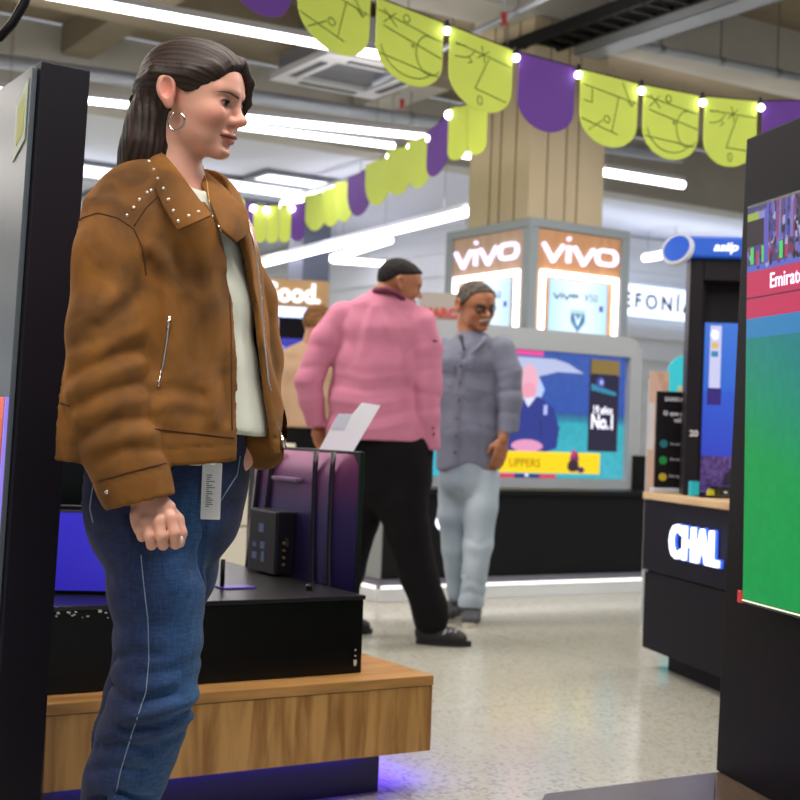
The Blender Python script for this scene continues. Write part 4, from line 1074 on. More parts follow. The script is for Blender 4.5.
def eyes(hf, body, lash=True, brow='2a1a18', bw=.0028):
    sc = hf.sc
    for s in (-1, 1):
        c = Vector(hf.w((.0765, s * .031, 0)))
        e = obj('eye', uvs(c, .0132 * sc), sclera, body, smooth=True)
        g = Vector(hf.w((.0865, s * .0312, -.0015))); bm = uvs((0, 0, 0), .0062 * sc, 12)
        for v in bm.verts: v.co = g + v.co
        obj('iris', bm, iris, e, smooth=True)
        if lash:
            P_ = []
            for k in range(9):
                y = .0165 + .031 * k / 8; a = (y - .032) / .0155
                P_.append(Vector(hf.w((.0932 - abs(a) ** 2 * .0085 - max(0, a) ** 2 * .004, s * y, .0042 - .0045 * a * a - .0012))))
            obj('eyelash', tube(B(), P_, [.0008 * sc, .0014 * sc, .0017 * sc, .0019 * sc, .0019 * sc, .0019 * sc, .0018 * sc, .0016 * sc, .0009 * sc], 6), lashm, e, smooth=True)
        P_ = []
        for k in range(9):
            t = k / 8; y = .010 + .046 * t
            zz = .0135 + .0055 * math.sin(t * 2.6) - .003 * t
            xs = np.linspace(.03, .12, 61); qq = np.stack([xs, np.full(61, s * y), np.full(61, zz)], -1).astype(np.float32)
            hd_ = head_d(qq, ears=False); k_ = np.argmax(hd_ > 0) if (hd_ > 0).any() else 30
            P_.append(Vector(hf.w((xs[k_] + .0002, s * y, zz))))
        obj('eyebrow', tube(B(), P_, [bw * sc * k for k in (.6, 1, 1.15, 1.1, 1, .9, .75, .5, .3)], 6), mat('brow_' + brow, brow, .8), body, smooth=True)
def tubes_at(name, pts, r, m_, parent, seg=6): return obj(name, tube(B(), pts, r, seg), m_, parent, smooth=True)

# ---------------------------------------------------------------- the woman in the brown jacket
W = Fig('person', 'woman in brown suede jacket and blue jeans with a silver hoop earring', 2.45, 150, 700)
wf = vec((.75, -.66, 0)); wl = vec((.66, .75, 0))
hfw = HeadFrame(W.p(190, 101, -.01), 15, 8, 0, .95)
neckbase = W.p(186, 182, 0.0)
def whead(P):
    q = hfw.loc(P); d = head_d(q) * hfw.sc
    nk = chain(P, [(hfw.w((-.03, 0, -.03)), .050), (hfw.w((-.026, .0, -.075)), .046), (W.p(176, 178, .0), .050), (W.p(176, 210, .01), .070)], .01)
    return smin(d, nk, .016)
hb = np.array(hfw.O)
h1 = nets(whead, hb + vec((-.13, -.13, -.19)), hb + vec((.135, .12, .12)), .0023)
def whand(P):
    p = W.p
    d = loft(P, [(p(142, 480, -.205), .026, .021), (p(148, 498, -.215), .027, .018), (p(153, 512, -.222), .036, .0155), (p(154.5, 523, -.226), .037, .0135)], (1, 0, .05), .012)
    fg = None
    for K, r in (([(171, 518, -.234), (174.5, 533, -.240), (175.5, 544, -.228), (172, 543, -.208)], .0100), ([(158.5, 521, -.238), (161.5, 536, -.245), (163, 545, -.231), (161, 543, -.21)], .0099),
                 ([(146.5, 520, -.236), (149.5, 536, -.242), (151.5, 545, -.229), (151, 541, -.21)], .0095), ([(136.5, 515, -.230), (139, 529, -.236), (142, 537, -.226), (143, 535, -.21)], .0088)):
        pts = [(p(*K[0]), r * .95), (p(*K[1]), r * .98), (p(*K[2]), r * .86), (p(*K[3]), r * .7)]
        f_ = chain(P, pts, .003); fg = f_ if fg is None else smin(fg, f_, .0018)
        a = vec(p(*K[0])); b = vec(p(150, 503, -.222)); d = smin(d, cap(P, a + (b - a) * .12, a + (b - a) * .7, .0085, .006), .008)
        d = smin(d, sph(P, a + vec((0, -.0025, 0)), r * .85), .006)
    d = smin(d, fg, .0055)
    th = chain(P, [(p(164, 505, -.205), .013), (p(177, 520, -.206), .0115), (p(181, 533, -.212), .0098), (p(180, 543, -.214), .0078)], .004)
    return smin(d, th, .006)
hc = vec(W.p(155, 515, -.22))
h2 = nets(whand, hc - vec((.06, .06, .075)), hc + vec((.065, .06, .085)), .0022)
def wcore(P):
    p = W.p; d = loft(P, [(p(176, 200, 0.01), .075, .05), (p(172, 260, 0), .14, .09), (p(168, 380, 0), .115, .08), (p(168, 450, 0), .14, .10)], wl, .03)
    for ch in ([(p(120, 232, -.11), .045), (p(107, 380, -.17), .035), (p(142, 480, -.205), .026)], [(p(232, 235, .12), .045), (p(258, 350, .16), .035), (p(258, 432, .07), .026), (p(240, 460, .02), .025)],
               [(p(150, 480, -.06), .065), (p(156, 700, -.06), .05), (p(100, 905, -.03), .035)], [(p(195, 480, .07), .065), (p(150, 690, .07), .05), (p(98, 915, .09), .035)]): d = smin(d, chain(P, ch), .02)
    return d
h3 = nets(wcore, vec(W.p(60, 960, -.3)) , vec(W.p(300, 180, .3)), .012)
wbody = mesh_from('body', [h1, h2, h3], skin_m, W.root, skin_col(hfw, 'e0a994', 'd0967f', 'b85a58', 'dd7868'))
eyes(hfw, W.root, brow='5a3c34', bw=.0021)
# nails
for (px, py, dy) in ((181.3, 540, -.224),):
    c = Vector(W.p(px, py, dy)); bm = uvs((0, 0, 0), 1, 10)
    for v in bm.verts: v.co = Vector((v.co.x * .004, v.co.y * .003, v.co.z * .0065)) + c
    obj('fingernail', bm, mat('nail', 'f0d8d0', .25), W.root, smooth=True)
# hair
hdark = vmat('hair_brown', .52, spec=.35, bump=(500, .3, .0006))
clip = vec((-.098, 0, .006))
def whair(P):
    q = hfw.loc(P); x, y, z = q[..., 0], q[..., 1], q[..., 2]
    d = ell(q, (-.008, 0, .030), (.100, .084, .089))
    d = smin(d, ell(q, (.038, 0, .056), (.063, .062, .048)), .03)
    # sweep over the temple down to the clip
    d = smin(d, chain(q, [((.062, -.056, .052), .012), ((.022, -.073, .036), .013), ((-.04, -.074, .028), .016), ((-.09, -.02, .006), .02)], .012), .018)
    # face opening below the sweeping hairline in front of the ears
    zh = np.interp(x + np.clip(y, 0, .05) * .3, [-.03, .0, .024, .053, .077, .092, .104], [.020, .010, .002, .012, .034, .066, .098]).astype(np.float32)
    cut = np.minimum(zh - z, x - (-.010 + np.clip(-(z + .01) * .35, -.01, .03)))
    d = smax(d, cut, .005)
    # far side curtain of hair framing the forehead
    st = chain(q, [((.085, .012, .085), .012), ((.100, .032, .055), .0095), ((.098, .046, .018), .007), ((.086, .055, -.015), .004)], .01)
    d = smin(d, st, .012)
    # knot and loose length behind
    d = smin(d, ell(q, (-.090, .0, -.006), (.022, .03, .022)), .012)
    p = W.p
    low = loft(P, [(p(163, 98, -.0), .038, .055), (p(157, 125, .0), .047, .062), (p(152, 150, -.005), .049, .062), (p(147, 172, -.005), .052, .055)], (.93, -.37, 0), .02)
    low = smin(low, chain(P, [(p(148, 105, -.02), .022), (p(138, 128, -.025), .02), (p(130, 150, -.02), .017), (p(126, 170, -.01), .012)], .01), .012)
    d = smin(d, low / 1.0, .016)
    # strands
    ph = np.arctan2(q[..., 2] - clip[2], q[..., 1]) ; t = np.clip((z + .02) / .03, 0, 1)
    a = np.sin(ph * 31 + 3 * np.sin(ph * 7) + x * 14) * .0007 + np.sin(ph * 97 + x * 30) * .0005
    b = np.sin(P[..., 0] * 330 + P[..., 1] * 180 + 2.5 * np.sin(P[..., 2] * 24)) * .0010 + np.sin(P[..., 0] * 760 + P[..., 2] * 60) * .0006
    return d + a * t + b * (1 - t)
def hair_col(c0, c1, hf, cl, fx=14):
    def f(V):
        V = V.astype(np.float32); q = hf.loc(V); ph = np.arctan2(q[:, 2] - cl[2], q[:, 1])
        s_ = np.sin(ph * 61 + q[:, 0] * fx + 2 * np.sin(ph * 9)) * .5 + .5; s2 = np.sin(V[:, 0] * 520 + V[:, 1] * 300 + 3 * np.sin(V[:, 2] * 20)) * .5 + .5
        t = np.clip((q[:, 2] + .02) / .03, 0, 1); return mixc(c0, c1, s_ * t + s2 * (1 - t))
    return f
hh = nets(whair, hb + vec((-.17, -.13, -.17)), hb + vec((.13, .13, .15)), .0028)
mesh_from('hair', [hh], hdark, W.root, hair_col('150e0c', '3c2a22', hfw, clip))
rs = random.Random(3); bm = B()
hs = [([(246, 62), (251, 76), (250, 92), (247, 104), (245, 112)], .0007, .03), ([(249, 70), (253, 84), (252, 97), (249, 106)], .0006, .03), 
      ([(131, 118), (125, 132), (121, 150), (118, 168)], .002, -.03), ([(134, 122), (128, 138), (124, 155), (122, 170)], .003, -.04)]
obj_h = bm
for P_, r_, dy in hs: tube(bm, [Vector(W.p(a, b_, dy)) for a, b_ in P_], r_, 5)
obj('loose_strand', bm, mat('strand_brown', '3a2a24', .5), W.root, smooth=True)
cp = Vector(W.p(136.5, 101, -.01)); bm = B()
tube(bm, [cp + Vector((.011 * math.cos(a), -.012 * math.cos(a * .5), .010 * math.sin(a))) for a in [k * 2 * PI / 16 for k in range(17)]], .0026, 8, cap=False)
obj('hair_tie', bm, mat('tie_black', '141014', .25), W.root, smooth=True)
ec = Vector(W.p(176.5, 121.5, -.083)); bm = B(); d_ = Vector((.95, -.3, 0)).normalized()
tube(bm, [ec + d_ * .0158 * math.cos(a) + Vector((0, 0, .0158 * math.sin(a))) for a in [R(110) + k * R(320) / 24 for k in range(25)]], .0021, 10)
obj('hoop_earring', bm, mat('silver', 'd8d6d0', .15, 1), W.root, smooth=True)
# jeans
denim = vmat('denim', .85, bump=(700, .6, .001), sheen=.05)
def weave(m, amt, sc=260):
    nt = m.node_tree; N = nt.nodes; L = nt.links; b = N['Principled BSDF']; src = b.inputs['Base Color'].links[0].from_socket; tc = [n for n in N if n.type == 'TEX_COORD'][0]; prev = src
    for k, scl in enumerate(((1, 1, .12), (.15, .15, 1))):
        mp = N.new('ShaderNodeMapping'); mp.inputs['Scale'].default_value = scl; L.new(tc.outputs['Object'], mp.inputs[0])
        n = N.new('ShaderNodeTexNoise'); n.inputs['Scale'].default_value = sc; n.inputs['Detail'].default_value = 2; L.new(mp.outputs[0], n.inputs['Vector'])
        r = N.new('ShaderNodeMapRange'); r.inputs[1].default_value = .3; r.inputs[2].default_value = .7; r.inputs[3].default_value = 1 - amt; r.inputs[4].default_value = 1 + amt; L.new(n.outputs['Fac'], r.inputs[0])
        v = N.new('ShaderNodeVectorMath'); v.operation = 'SCALE'; L.new(prev, v.inputs[0]); L.new(r.outputs[0], v.inputs['Scale']); prev = v.outputs[0]
    L.new(prev, b.inputs['Base Color'])
weave(denim, .26, 330)
zc = lambda y: W.p(168, y, 0)[2]
LG1 = [(150, 470, -.045, .095, .105), (152, 540, -.06, .088, .098), (157, 590, -.07, .081, .088), (158, 650, -.075, .073, .078), (152, 705, -.085, .073, .076), (138, 740, -.07, .071, .07), (127, 772, -.06, .070, .066), (112, 830, -.04, .066, .062), (93, 905, -.02, .060, .060)]
LG2 = [(190, 465, .055, .085, .09), (184, 520, .06, .080, .085), (173, 570, .065, .078, .085), (157, 630, .065, .073, .075), (146, 690, .065, .070, .072), (128, 745, .07, .069, .066), (117, 800, .08, .068, .062), (96, 920, .11, .060, .058)]
def wjeans(P):
    p = W.p
    d = loft(P, [(p(170, 425, .0), .152, .115), (p(167, 455, .0), .160, .120), (p(163, 495, 0), .166, .120), (p(165, 520, 0), .150, .110)], wl, .03)
    for LG in (LG1, LG2): d = smin(d, loft(P, [(p(a, b_, c), r1, r2) for a, b_, c, r1, r2 in LG], (.98, -.15, 0), .02), .018)
    # folds
    def gr(pts, r=.008, k=.012, s_=-1):
        nonlocal d
        e = chain(P, [(p(*q), r) for q in pts], .004); d = smax(d, -e, k) if s_ < 0 else smin(d, e, k)
    for pts, am, w in (([(124, 728), (160, 722), (198, 712)], .013, .010), ([(126, 716), (160, 708), (198, 702)], -.005, .012), ([(112, 690), (138, 700), (172, 692)], .009, .010), ([(112, 676), (140, 684), (170, 680)], -.005, .012), ([(112, 662), (134, 652), (160, 652)], .008, .009),
                       ([(150, 672), (178, 668), (200, 660)], .005, .010), ([(96, 750), (120, 742), (150, 748)], .009, .010), ([(98, 738), (124, 732), (150, 736)], -.005, .012), ([(86, 776), (112, 766), (142, 770)], .008, .010), ([(150, 742), (172, 738), (186, 730)], .006, .010),
                       ([(110, 582), (135, 588), (160, 578)], .005, .012), ([(115, 630), (140, 622), (165, 628)], .004, .012), ([(90, 530), (120, 538), (150, 532)], .004, .014), ([(160, 560), (182, 552), (202, 548)], .004, .012), ([(206, 520), (222, 508), (244, 500)], .006, .012), ([(212, 545), (226, 536), (238, 530)], .005, .010)):
        d = d + fold(P, [p(a, b_, -.13) for a, b_ in pts], am, w, .0)
    gr([(198, 600, -.06), (201, 560, -.07), (202, 520, -.075), (204, 490, -.08)], .006, .02)
    gr([(150, 800, -.1), (120, 790, -.12), (95, 800, -.1)], .005, .016)
    w1 = wob(P * np.array([1, 1, 2.2], np.float32), 38, 11)
    return d + .0024 * w1 + .001 * wob(P, 110, 12)
js_ = nets(wjeans, vec(W.p(40, 925, -.28)), vec(W.p(300, 418, .28)), .0052)
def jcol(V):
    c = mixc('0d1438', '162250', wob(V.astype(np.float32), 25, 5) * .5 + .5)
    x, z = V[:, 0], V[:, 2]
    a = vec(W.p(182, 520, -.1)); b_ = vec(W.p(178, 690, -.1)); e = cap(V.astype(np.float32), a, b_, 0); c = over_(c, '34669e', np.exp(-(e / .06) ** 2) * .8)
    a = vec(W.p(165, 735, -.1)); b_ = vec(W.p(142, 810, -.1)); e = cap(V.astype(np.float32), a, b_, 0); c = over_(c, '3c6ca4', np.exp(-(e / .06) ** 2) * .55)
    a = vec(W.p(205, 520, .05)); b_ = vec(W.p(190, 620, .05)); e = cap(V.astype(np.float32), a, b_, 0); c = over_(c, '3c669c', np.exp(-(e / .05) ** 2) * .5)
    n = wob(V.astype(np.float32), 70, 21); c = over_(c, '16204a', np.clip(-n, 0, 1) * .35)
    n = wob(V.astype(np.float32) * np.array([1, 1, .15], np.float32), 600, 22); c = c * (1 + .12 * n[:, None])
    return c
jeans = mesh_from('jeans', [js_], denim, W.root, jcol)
thread = mat('denim_thread', '7f93ad', .8)
def onsurf(name, obs, pts, r, m_, off=.0005, dens=6, parent=None):
    P_ = []
    for (a, b_), (c, d) in zip(pts, pts[1:]): P_ += [(a + (c - a) * k / dens, b_ + (d - b_) * k / dens) for k in range(dens)]
    P_.append(pts[-1]); h = W.surf(obs, P_, off)
    if len(h) > 2: return obj(name, tube(B(), [x[0] for x in h], r, 6), m_, parent or W.root, smooth=True)
onsurf('side_seam', [jeans], [(141, 555), (143, 578), (148, 620), (149, 659), (146, 692), (133, 731), (121, 770), (115, 797)], .0011, thread, .0004)
onsurf('pocket_seam', [jeans], [(97, 470), (92, 492), (90, 508), (93, 522)], .0013, thread)
onsurf('pocket_seam', [jeans], [(240, 456), (237, 475), (226, 492), (218, 505)], .0011, thread)
# shirt
ivory = mat('ivory_knit', 'd9dccf', .75, noise=(25, .04), bump=(300, .15, .0006))
def wshirt(P):
    p = W.p
    d = loft(P, [(p(178, 198, 0), .092, .068), (p(170, 232, 0), .15, .103), (p(168, 300, 0), .165, .125), (p(168, 380, 0), .180, .135), (p(168, 436, 0), .200, .155), (p(168, 455, 0), .205, .158)], wl, .03)
    lt = (P - vec(p(168, 300, 0))) @ wl
    zb = zc(461) + .052 * np.clip((lt + .04) / .06, 0, 1) ; d = smax(d, (zb - P[..., 2]) * .8, .004)
    nk = cap(P, W.p(180, 150, -.0), W.p(184, 180, -.02), .054); d = smax(d, -nk, .004)
    return d + .0018 * wob(P * np.array([1.6, 1.6, .5], np.float32), 40, 31)
sh_ = nets(wshirt, vec(W.p(40, 470, -.28)), vec(W.p(300, 172, .28)), .006)
shirt = mesh_from('shirt', [sh_], ivory, W.root)
# jacket
def suede():
    m = mat('brown_suede', '9a5a18', .9, sheen=.3, bump=(500, .25, .0006)); nt = m.node_tree; N = nt.nodes; L = nt.links; b = N['Principled BSDF']
    tc = [n for n in N if n.type == 'TEX_COORD'][0]; n = N.new('ShaderNodeTexNoise'); n.inputs['Scale'].default_value = 9; n.inputs['Detail'].default_value = 6; n.inputs['Distortion'].default_value = .8
    L.new(tc.outputs['Object'], n.inputs['Vector']); cr = N.new('ShaderNodeValToRGB'); e = cr.color_ramp.elements
    e[0].position = .33; e[0].color = (*lin('583810'), 1); e[1].position = .7; e[1].color = (*lin('8e5c1e'), 1); L.new(n.outputs[0], cr.inputs[0]); L.new(cr.outputs[0], b.inputs['Base Color'])
    b.inputs['Sheen Tint'].default_value = (*lin('d89040'), 1); b.inputs['Sheen Roughness'].default_value = .4
    return m
sue = suede()
SLR = [(122, 226, -.105, .060), (110, 262, -.135, .0610), (107, 330, -.165, .0655), (107, 380, -.185, .064), (108, 406, -.195, .062), (122, 445, -.205, .0625), (134, 481, -.212, .0575), (147, 518, -.22, .0545)]
SLL = [(222, 242, .10, .055), (246, 300, .15, .056), (252, 360, .16, .055), (256, 415, .10, .05), (262, 445, .05, .045)]
zt_ = np.array([zc(y) for y in (470, 440, 300, 260, 215, 190)]); lN = np.array([.008, .008, .036, .022, -.010, -.03]); lF = np.array([.115, .11, .108, .078, .05, .03])
def wjacket(P):
    p = W.p
    d = loft(P, [(p(176, 186, .01), .070, .058), (p(172, 204, 0), .112, .085), (p(167, 224, 0), .166, .115), (p(166, 262, 0), .190, .135), (p(165, 330, 0), .205, .150), (p(165, 395, 0), .228, .168), (p(163, 440, 0), .258, .188), (p(164, 480, 0), .260, .19)], wl, .03)
    sr = loft(P, [(p(a, b_, c), r, r) for a, b_, c, r in SLR], (1, 0, 0), .025); sl = loft(P, [(p(a, b_, c), r, r) for a, b_, c, r in SLL], (1, 0, 0), .02)
    # sleeve folds
    for (pts, am, w) in (([(70, 352), (100, 350), (142, 333)], -.007, .012), ([(72, 372), (104, 364), (144, 350)], .010, .010), ([(70, 390), (106, 378), (146, 366)], -.008, .012), ([(78, 404), (110, 394), (146, 386)], .009, .009), ([(82, 418), (112, 409), (150, 404)], -.008, .012),
                        ([(88, 434), (118, 424), (154, 424)], .009, .009), ([(90, 448), (122, 440), (156, 438)], -.006, .011), ([(104, 460), (130, 452), (158, 456)], .006, .009), ([(100, 326), (122, 312), (144, 286)], .009, .012), ([(94, 312), (116, 298), (136, 262)], -.006, .014),
                        ([(98, 268), (92, 300), (86, 338)], .006, .010), ([(84, 262), (80, 300), (76, 335)], -.004, .012), ([(118, 250), (112, 285), (104, 320)], -.004, .014)):
        sr = sr + fold(P, [p(a, b_ + (a - 108) * -.12, -.22) for a, b_ in pts], am * .68, w, -.19)
    cuffd = vec(W.p(175, 494, -.22)) - vec(W.p(111, 509, -.22)); cn = np.array([-cuffd[2], 0, cuffd[0]]); cn = cn / np.linalg.norm(cn)
    if cn[2] > 0: cn = -cn
    cc_ = vec(W.p(143, 502, -.22)); sr_open = (P - cc_) @ cn.astype(np.float32)
    sr = smin(sr, 99 + sr * 0, .001)
    hem = vec(W.p(160, 450, 0)); a_ = vec(W.p(47, 434, .03)); b_ = vec(W.p(234, 461, -.12)); c_ = vec(W.p(281, 446, .06))
    hn = np.cross(b_ - a_, c_ - a_); hn = hn / np.linalg.norm(hn); hn = hn if hn[2] > 0 else -hn
    th = -((P - a_) @ hn.astype(np.float32))
    bandt = np.clip(1 - np.abs(-th - .029) / .0035, 0, 1) * .0025
    # drape on the torso
    L_ = (P - vec(p(168, 300, 0))) @ wl
    d = d + .004 * np.sin(L_ * 62 + P[..., 2] * 9 + 1.4 * np.sin(P[..., 2] * 12)) * np.clip((P[..., 2] - zc(430)) / .06, 0, 1) + .0035 * wob(P, 22, 41)
    d = d + bandt
    for pts, am, w in (([(148, 262), (156, 310), (152, 370)], .008, .014), ([(166, 262), (172, 330), (176, 420)], -.006, .016), ([(184, 250), (193, 320), (198, 410)], .007, .016), ([(204, 262), (209, 340), (212, 420)], -.006, .015), ([(218, 270), (220, 340), (224, 420)], .005, .010),
                       ([(150, 395), (175, 388), (200, 396)], .005, .012), ([(155, 410), (180, 402), (205, 410)], -.004, .012), ([(148, 245), (165, 262), (180, 290)], -.006, .014)):
        d = d + fold(P, [p(a, b_, -.17) for a, b_ in pts], am, w, -.02)
    sr = sr + .003 * wob(P, 34, 42) + .0012 * wob(P, 90, 43)
    gu = np.clip(1 - np.abs(sr_open + .045) / .003, 0, 1) * .002; sr = sr + gu
    tor = np.maximum(np.abs(d + .0075) - .0075, th)
    lat = (P - vec(p(168, 300, 0))) @ wl; fw = (P - vec(p(168, 300, 0))) @ wf; z = P[..., 2]
    a = np.interp(z, zt_, lN); b2 = np.interp(z, zt_, lF); a = a.astype(np.float32); b2 = b2.astype(np.float32)
    opening = np.maximum(np.maximum(a - lat, lat - b2), -fw + .02)
    tor = smax(tor, -opening, .003)
    nk = cap(P, W.p(184, 140, .0), W.p(190, 196, -.03), .066, .070); tor = smax(tor, -nk, .004)
    srs = np.maximum(np.maximum(sr, sr_open), -(sr + .009) * (sr_open > -.03) + (sr_open <= -.03) * -1.0)
    sls = sl + .003 * wob(P, 30, 44)
    out = smin(tor, srs, .004); out = smin(out, sls, .008)
    inner = np.maximum(-(d + .010), -9); 
    return out
jk = nets(wjacket, vec(W.p(35, 525, -.32)), vec(W.p(305, 176, .32)), .0048)
jacket = mesh_from('jacket', [jk], sue, W.root)
def sheet(name, rows, m_, thick, parent):
    "rows of points -> a thick bent sheet"
    bm = B(); n, k = len(rows), len(rows[0]); T = []; Bt = []
    for i, r in enumerate(rows):
        for j, p in enumerate(r):
            pass
    nr = []
    for i in range(n):
        for j in range(k):
            a = Vector(rows[min(i + 1, n - 1)][j]) - Vector(rows[max(i - 1, 0)][j]); b_ = Vector(rows[i][min(j + 1, k - 1)]) - Vector(rows[i][max(j - 1, 0)])
            q = a.cross(b_).normalized(); q = q if q.y < 0 else -q; nr.append(q)
    for i in range(n):
        for j in range(k):
            p = Vector(rows[i][j]); q = nr[i * k + j]
            T.append(bm.verts.new(p + q * thick * .5)); Bt.append(bm.verts.new(p - q * thick * .5))
    I = lambda i, j: i * k + j
    for i in range(n - 1):
        for j in range(k - 1):
            bm.faces.new((T[I(i, j)], T[I(i, j + 1)], T[I(i + 1, j + 1)], T[I(i + 1, j)])); bm.faces.new((Bt[I(i, j)], Bt[I(i + 1, j)], Bt[I(i + 1, j + 1)], Bt[I(i, j + 1)]))
    for i in range(n - 1):
        for j in (0, k - 1): bm.faces.new((T[I(i, j)], T[I(i + 1, j)], Bt[I(i + 1, j)], Bt[I(i, j)]))
    for j in range(k - 1):
        for i in (0, n - 1): bm.faces.new((T[I(i, j)], T[I(i, j + 1)], Bt[I(i, j + 1)], Bt[I(i, j)]))
    return obj(name, bm, m_, parent, smooth=True, bevel=.0015)
def lerp_rows(A, Bq, k, bulge=.0, n=7):
    def samp(L_, t):
        x = t * (len(L_) - 1); i = min(int(x), len(L_) - 2); f_ = x - i; return [L_[i][c] + (L_[i + 1][c] - L_[i][c]) * f_ for c in range(3)]
    rows = []
    for i in range(n):
        a = samp(A, i / (n - 1)); b_ = samp(Bq, i / (n - 1)); rows.append([W.p(a[0] + (b_[0] - a[0]) * j / (k - 1), a[1] + (b_[1] - a[1]) * j / (k - 1), a[2] + (b_[2] - a[2]) * j / (k - 1) - bulge * math.sin(PI * j / (k - 1))) for j in range(k)])
    return rows
cA = [(140, 153, .02), (146, 166, -.075), (152, 180, -.115), (162, 204, -.155), (178, 231, -.18)]
cB = [(158, 150, -.03), (166, 157, -.07), (180, 174, -.10), (196, 196, -.135), (211, 216, -.155)]
collar = sheet('collar', lerp_rows(cA, cB, 7, .012, 10), sue, .006, W.root)
fA = [(199, 168, .03), (210, 176, .01), (224, 188, -.0), (247, 211, -.02), (250, 232, -.03)]
fB = [(199, 180, .0), (207, 195, -.05), (213, 211, -.085), (221, 230, -.10), (236, 243, -.08)]
collar2 = sheet('collar', lerp_rows(fA, fB, 6, .006, 9), sue, .006, W.root)
cloth = [jacket, collar, collar2]
seamm = mat('suede_seam', '4a2a0c', .9)
for pts in ([(75, 228), (82, 218), (98, 213), (118, 218), (134, 229), (142, 246), (146, 275)], [(134, 226), (146, 208), (157, 197)], [(155, 429), (190, 433), (234, 438)], [(50, 399), (60, 403), (70, 406)], [(98, 481), (130, 472), (166, 463)], [(228, 262), (231, 330), (232, 430)]):
    onsurf('seam', cloth, pts, .0013, seamm, .0003)
silv = mat('silver', 'd8d6d0', .15, 1)
for i, (sx_, sy_) in enumerate(((335, 67), (350, 92), (362, 119), (380, 150), (395, 184), (410, 218), (425, 250), (457, 234), (487, 222), (342, 156), (329, 162), (306, 184), (288, 208), (268, 233))):
    h = W.surf(cloth, [(40 + sx_ / 3.077, 140 + sy_ / 3.077)], 0)
    if h:
        bm = uvs(h[0][0], .0034, 10); obj('stud', bm, mat('stud_metal', 'f0eee8', .35, 1), W.root, smooth=True)
onsurf('zip_teeth', cloth, [(169, 316), (167, 340), (163, 365), (158, 387)], .0022, silv, .001, parent=W.root)
h = W.surf(cloth, [(169, 318), (168, 330)], .004); obj('zip_pull', tube(B(), [h[0][0], h[1][0]], .003, 8), silv, W.root, smooth=True)
onsurf('zip_teeth', cloth, [(212, 216), (218, 224), (224, 238), (227, 256)], .0015, silv, .0005)
zp = [(248, 218, -.02), (256, 254, -.015), (262, 300, -.012), (264, 330, -.01), (269, 383, -.005), (274, 406, .0), (282, 438, .0)]
obj('zip_teeth', tube(B(), [Vector(W.p(a, b_, c - .012)) for a, b_, c in zp], .0017, 8), silv, W.root, smooth=True)
obj('zip_pull', tube(B(), [Vector(W.p(281, 436, -.015)), Vector(W.p(285, 448, -.018))], .0035, 8), silv, W.root, smooth=True)
h = W.surf(cloth, [(107, 492)], .0); 
if h: obj('snap_button', uvs(h[0][0], .004, 12), silv, W.root, smooth=True)
# necklace
obj('necklace', tube(B(), [Vector(W.p(a, b_, c)) for a, b_, c in ((203, 166, -.05), (207, 182, -.085), (209, 200, -.11), (211, 214, -.12))], .0006, 6), mat('gold_chain', 'c8a868', .3, 1), W.root, smooth=True)
# shoes
for (px, py, dy) in ((97, 925, -.02), (100, 938, .11)):
    def shoe(P, px=px, py=py, dy=dy):
        a = vec(W.p(px, py, dy)); a = np.array([a[0], a[1], .0]); f_ = vec((.8, -.6, 0))
        return np.maximum(smin(loft(P, [(a + vec((0, 0, .05)), .036, .034), (a + f_ * .06 + vec((0, 0, .035)), .04, .03), (a + f_ * .15 + vec((0, 0, .028)), .04, .022), (a + f_ * .19 + vec((0, 0, .025)), .032, .018)], (.6, .8, 0), .02), cap(P, a + vec((0, 0, .05)), a + vec((0, 0, .1)), .035), .02), -P[..., 2] + .002)
    a = vec(W.p(px, py, dy)); n_ = nets(shoe, (a[0] - .09, a[1] - .19, -.01), (a[0] + .23, a[1] + .09, .16), .007)
    mesh_from('shoe', [n_], mat('white_leather_shoe', 'c8c8c4', .5), W.root)
# hanging name badge
h = W.surf([jeans, jacket], [(209, 470), (209, 510)], 0)
a = h[0][0] + W.o; b_ = h[1][0] + W.o
bd = thing('badge', 'white printed tag hanging at the front hip of the woman in blue jeans', 'badge', (a.x + .008, min(a.y, b_.y) - .018, a.z + .013), R(8))
obj('card', prism(B(), rrect(-.017, .017, -.098, .0, .002), 0, .002), mat('badge_white', 'e4e8ec', .35), bd)
bm = B(); rs = random.Random(9)
for k in range(16): w_ = rs.uniform(.004, .016); box(bm, -.009, -.009 + w_, -.0006, -.0001, -.022 - k * .0036, -.0205 - k * .0036)
obj('printed_lines', bm, mat('badge_ink', '5a666c', .6), bd)
obj('clip', bx(-.006, .006, -.002, .0035, -.003, .012), silv, bd, bevel=.001)
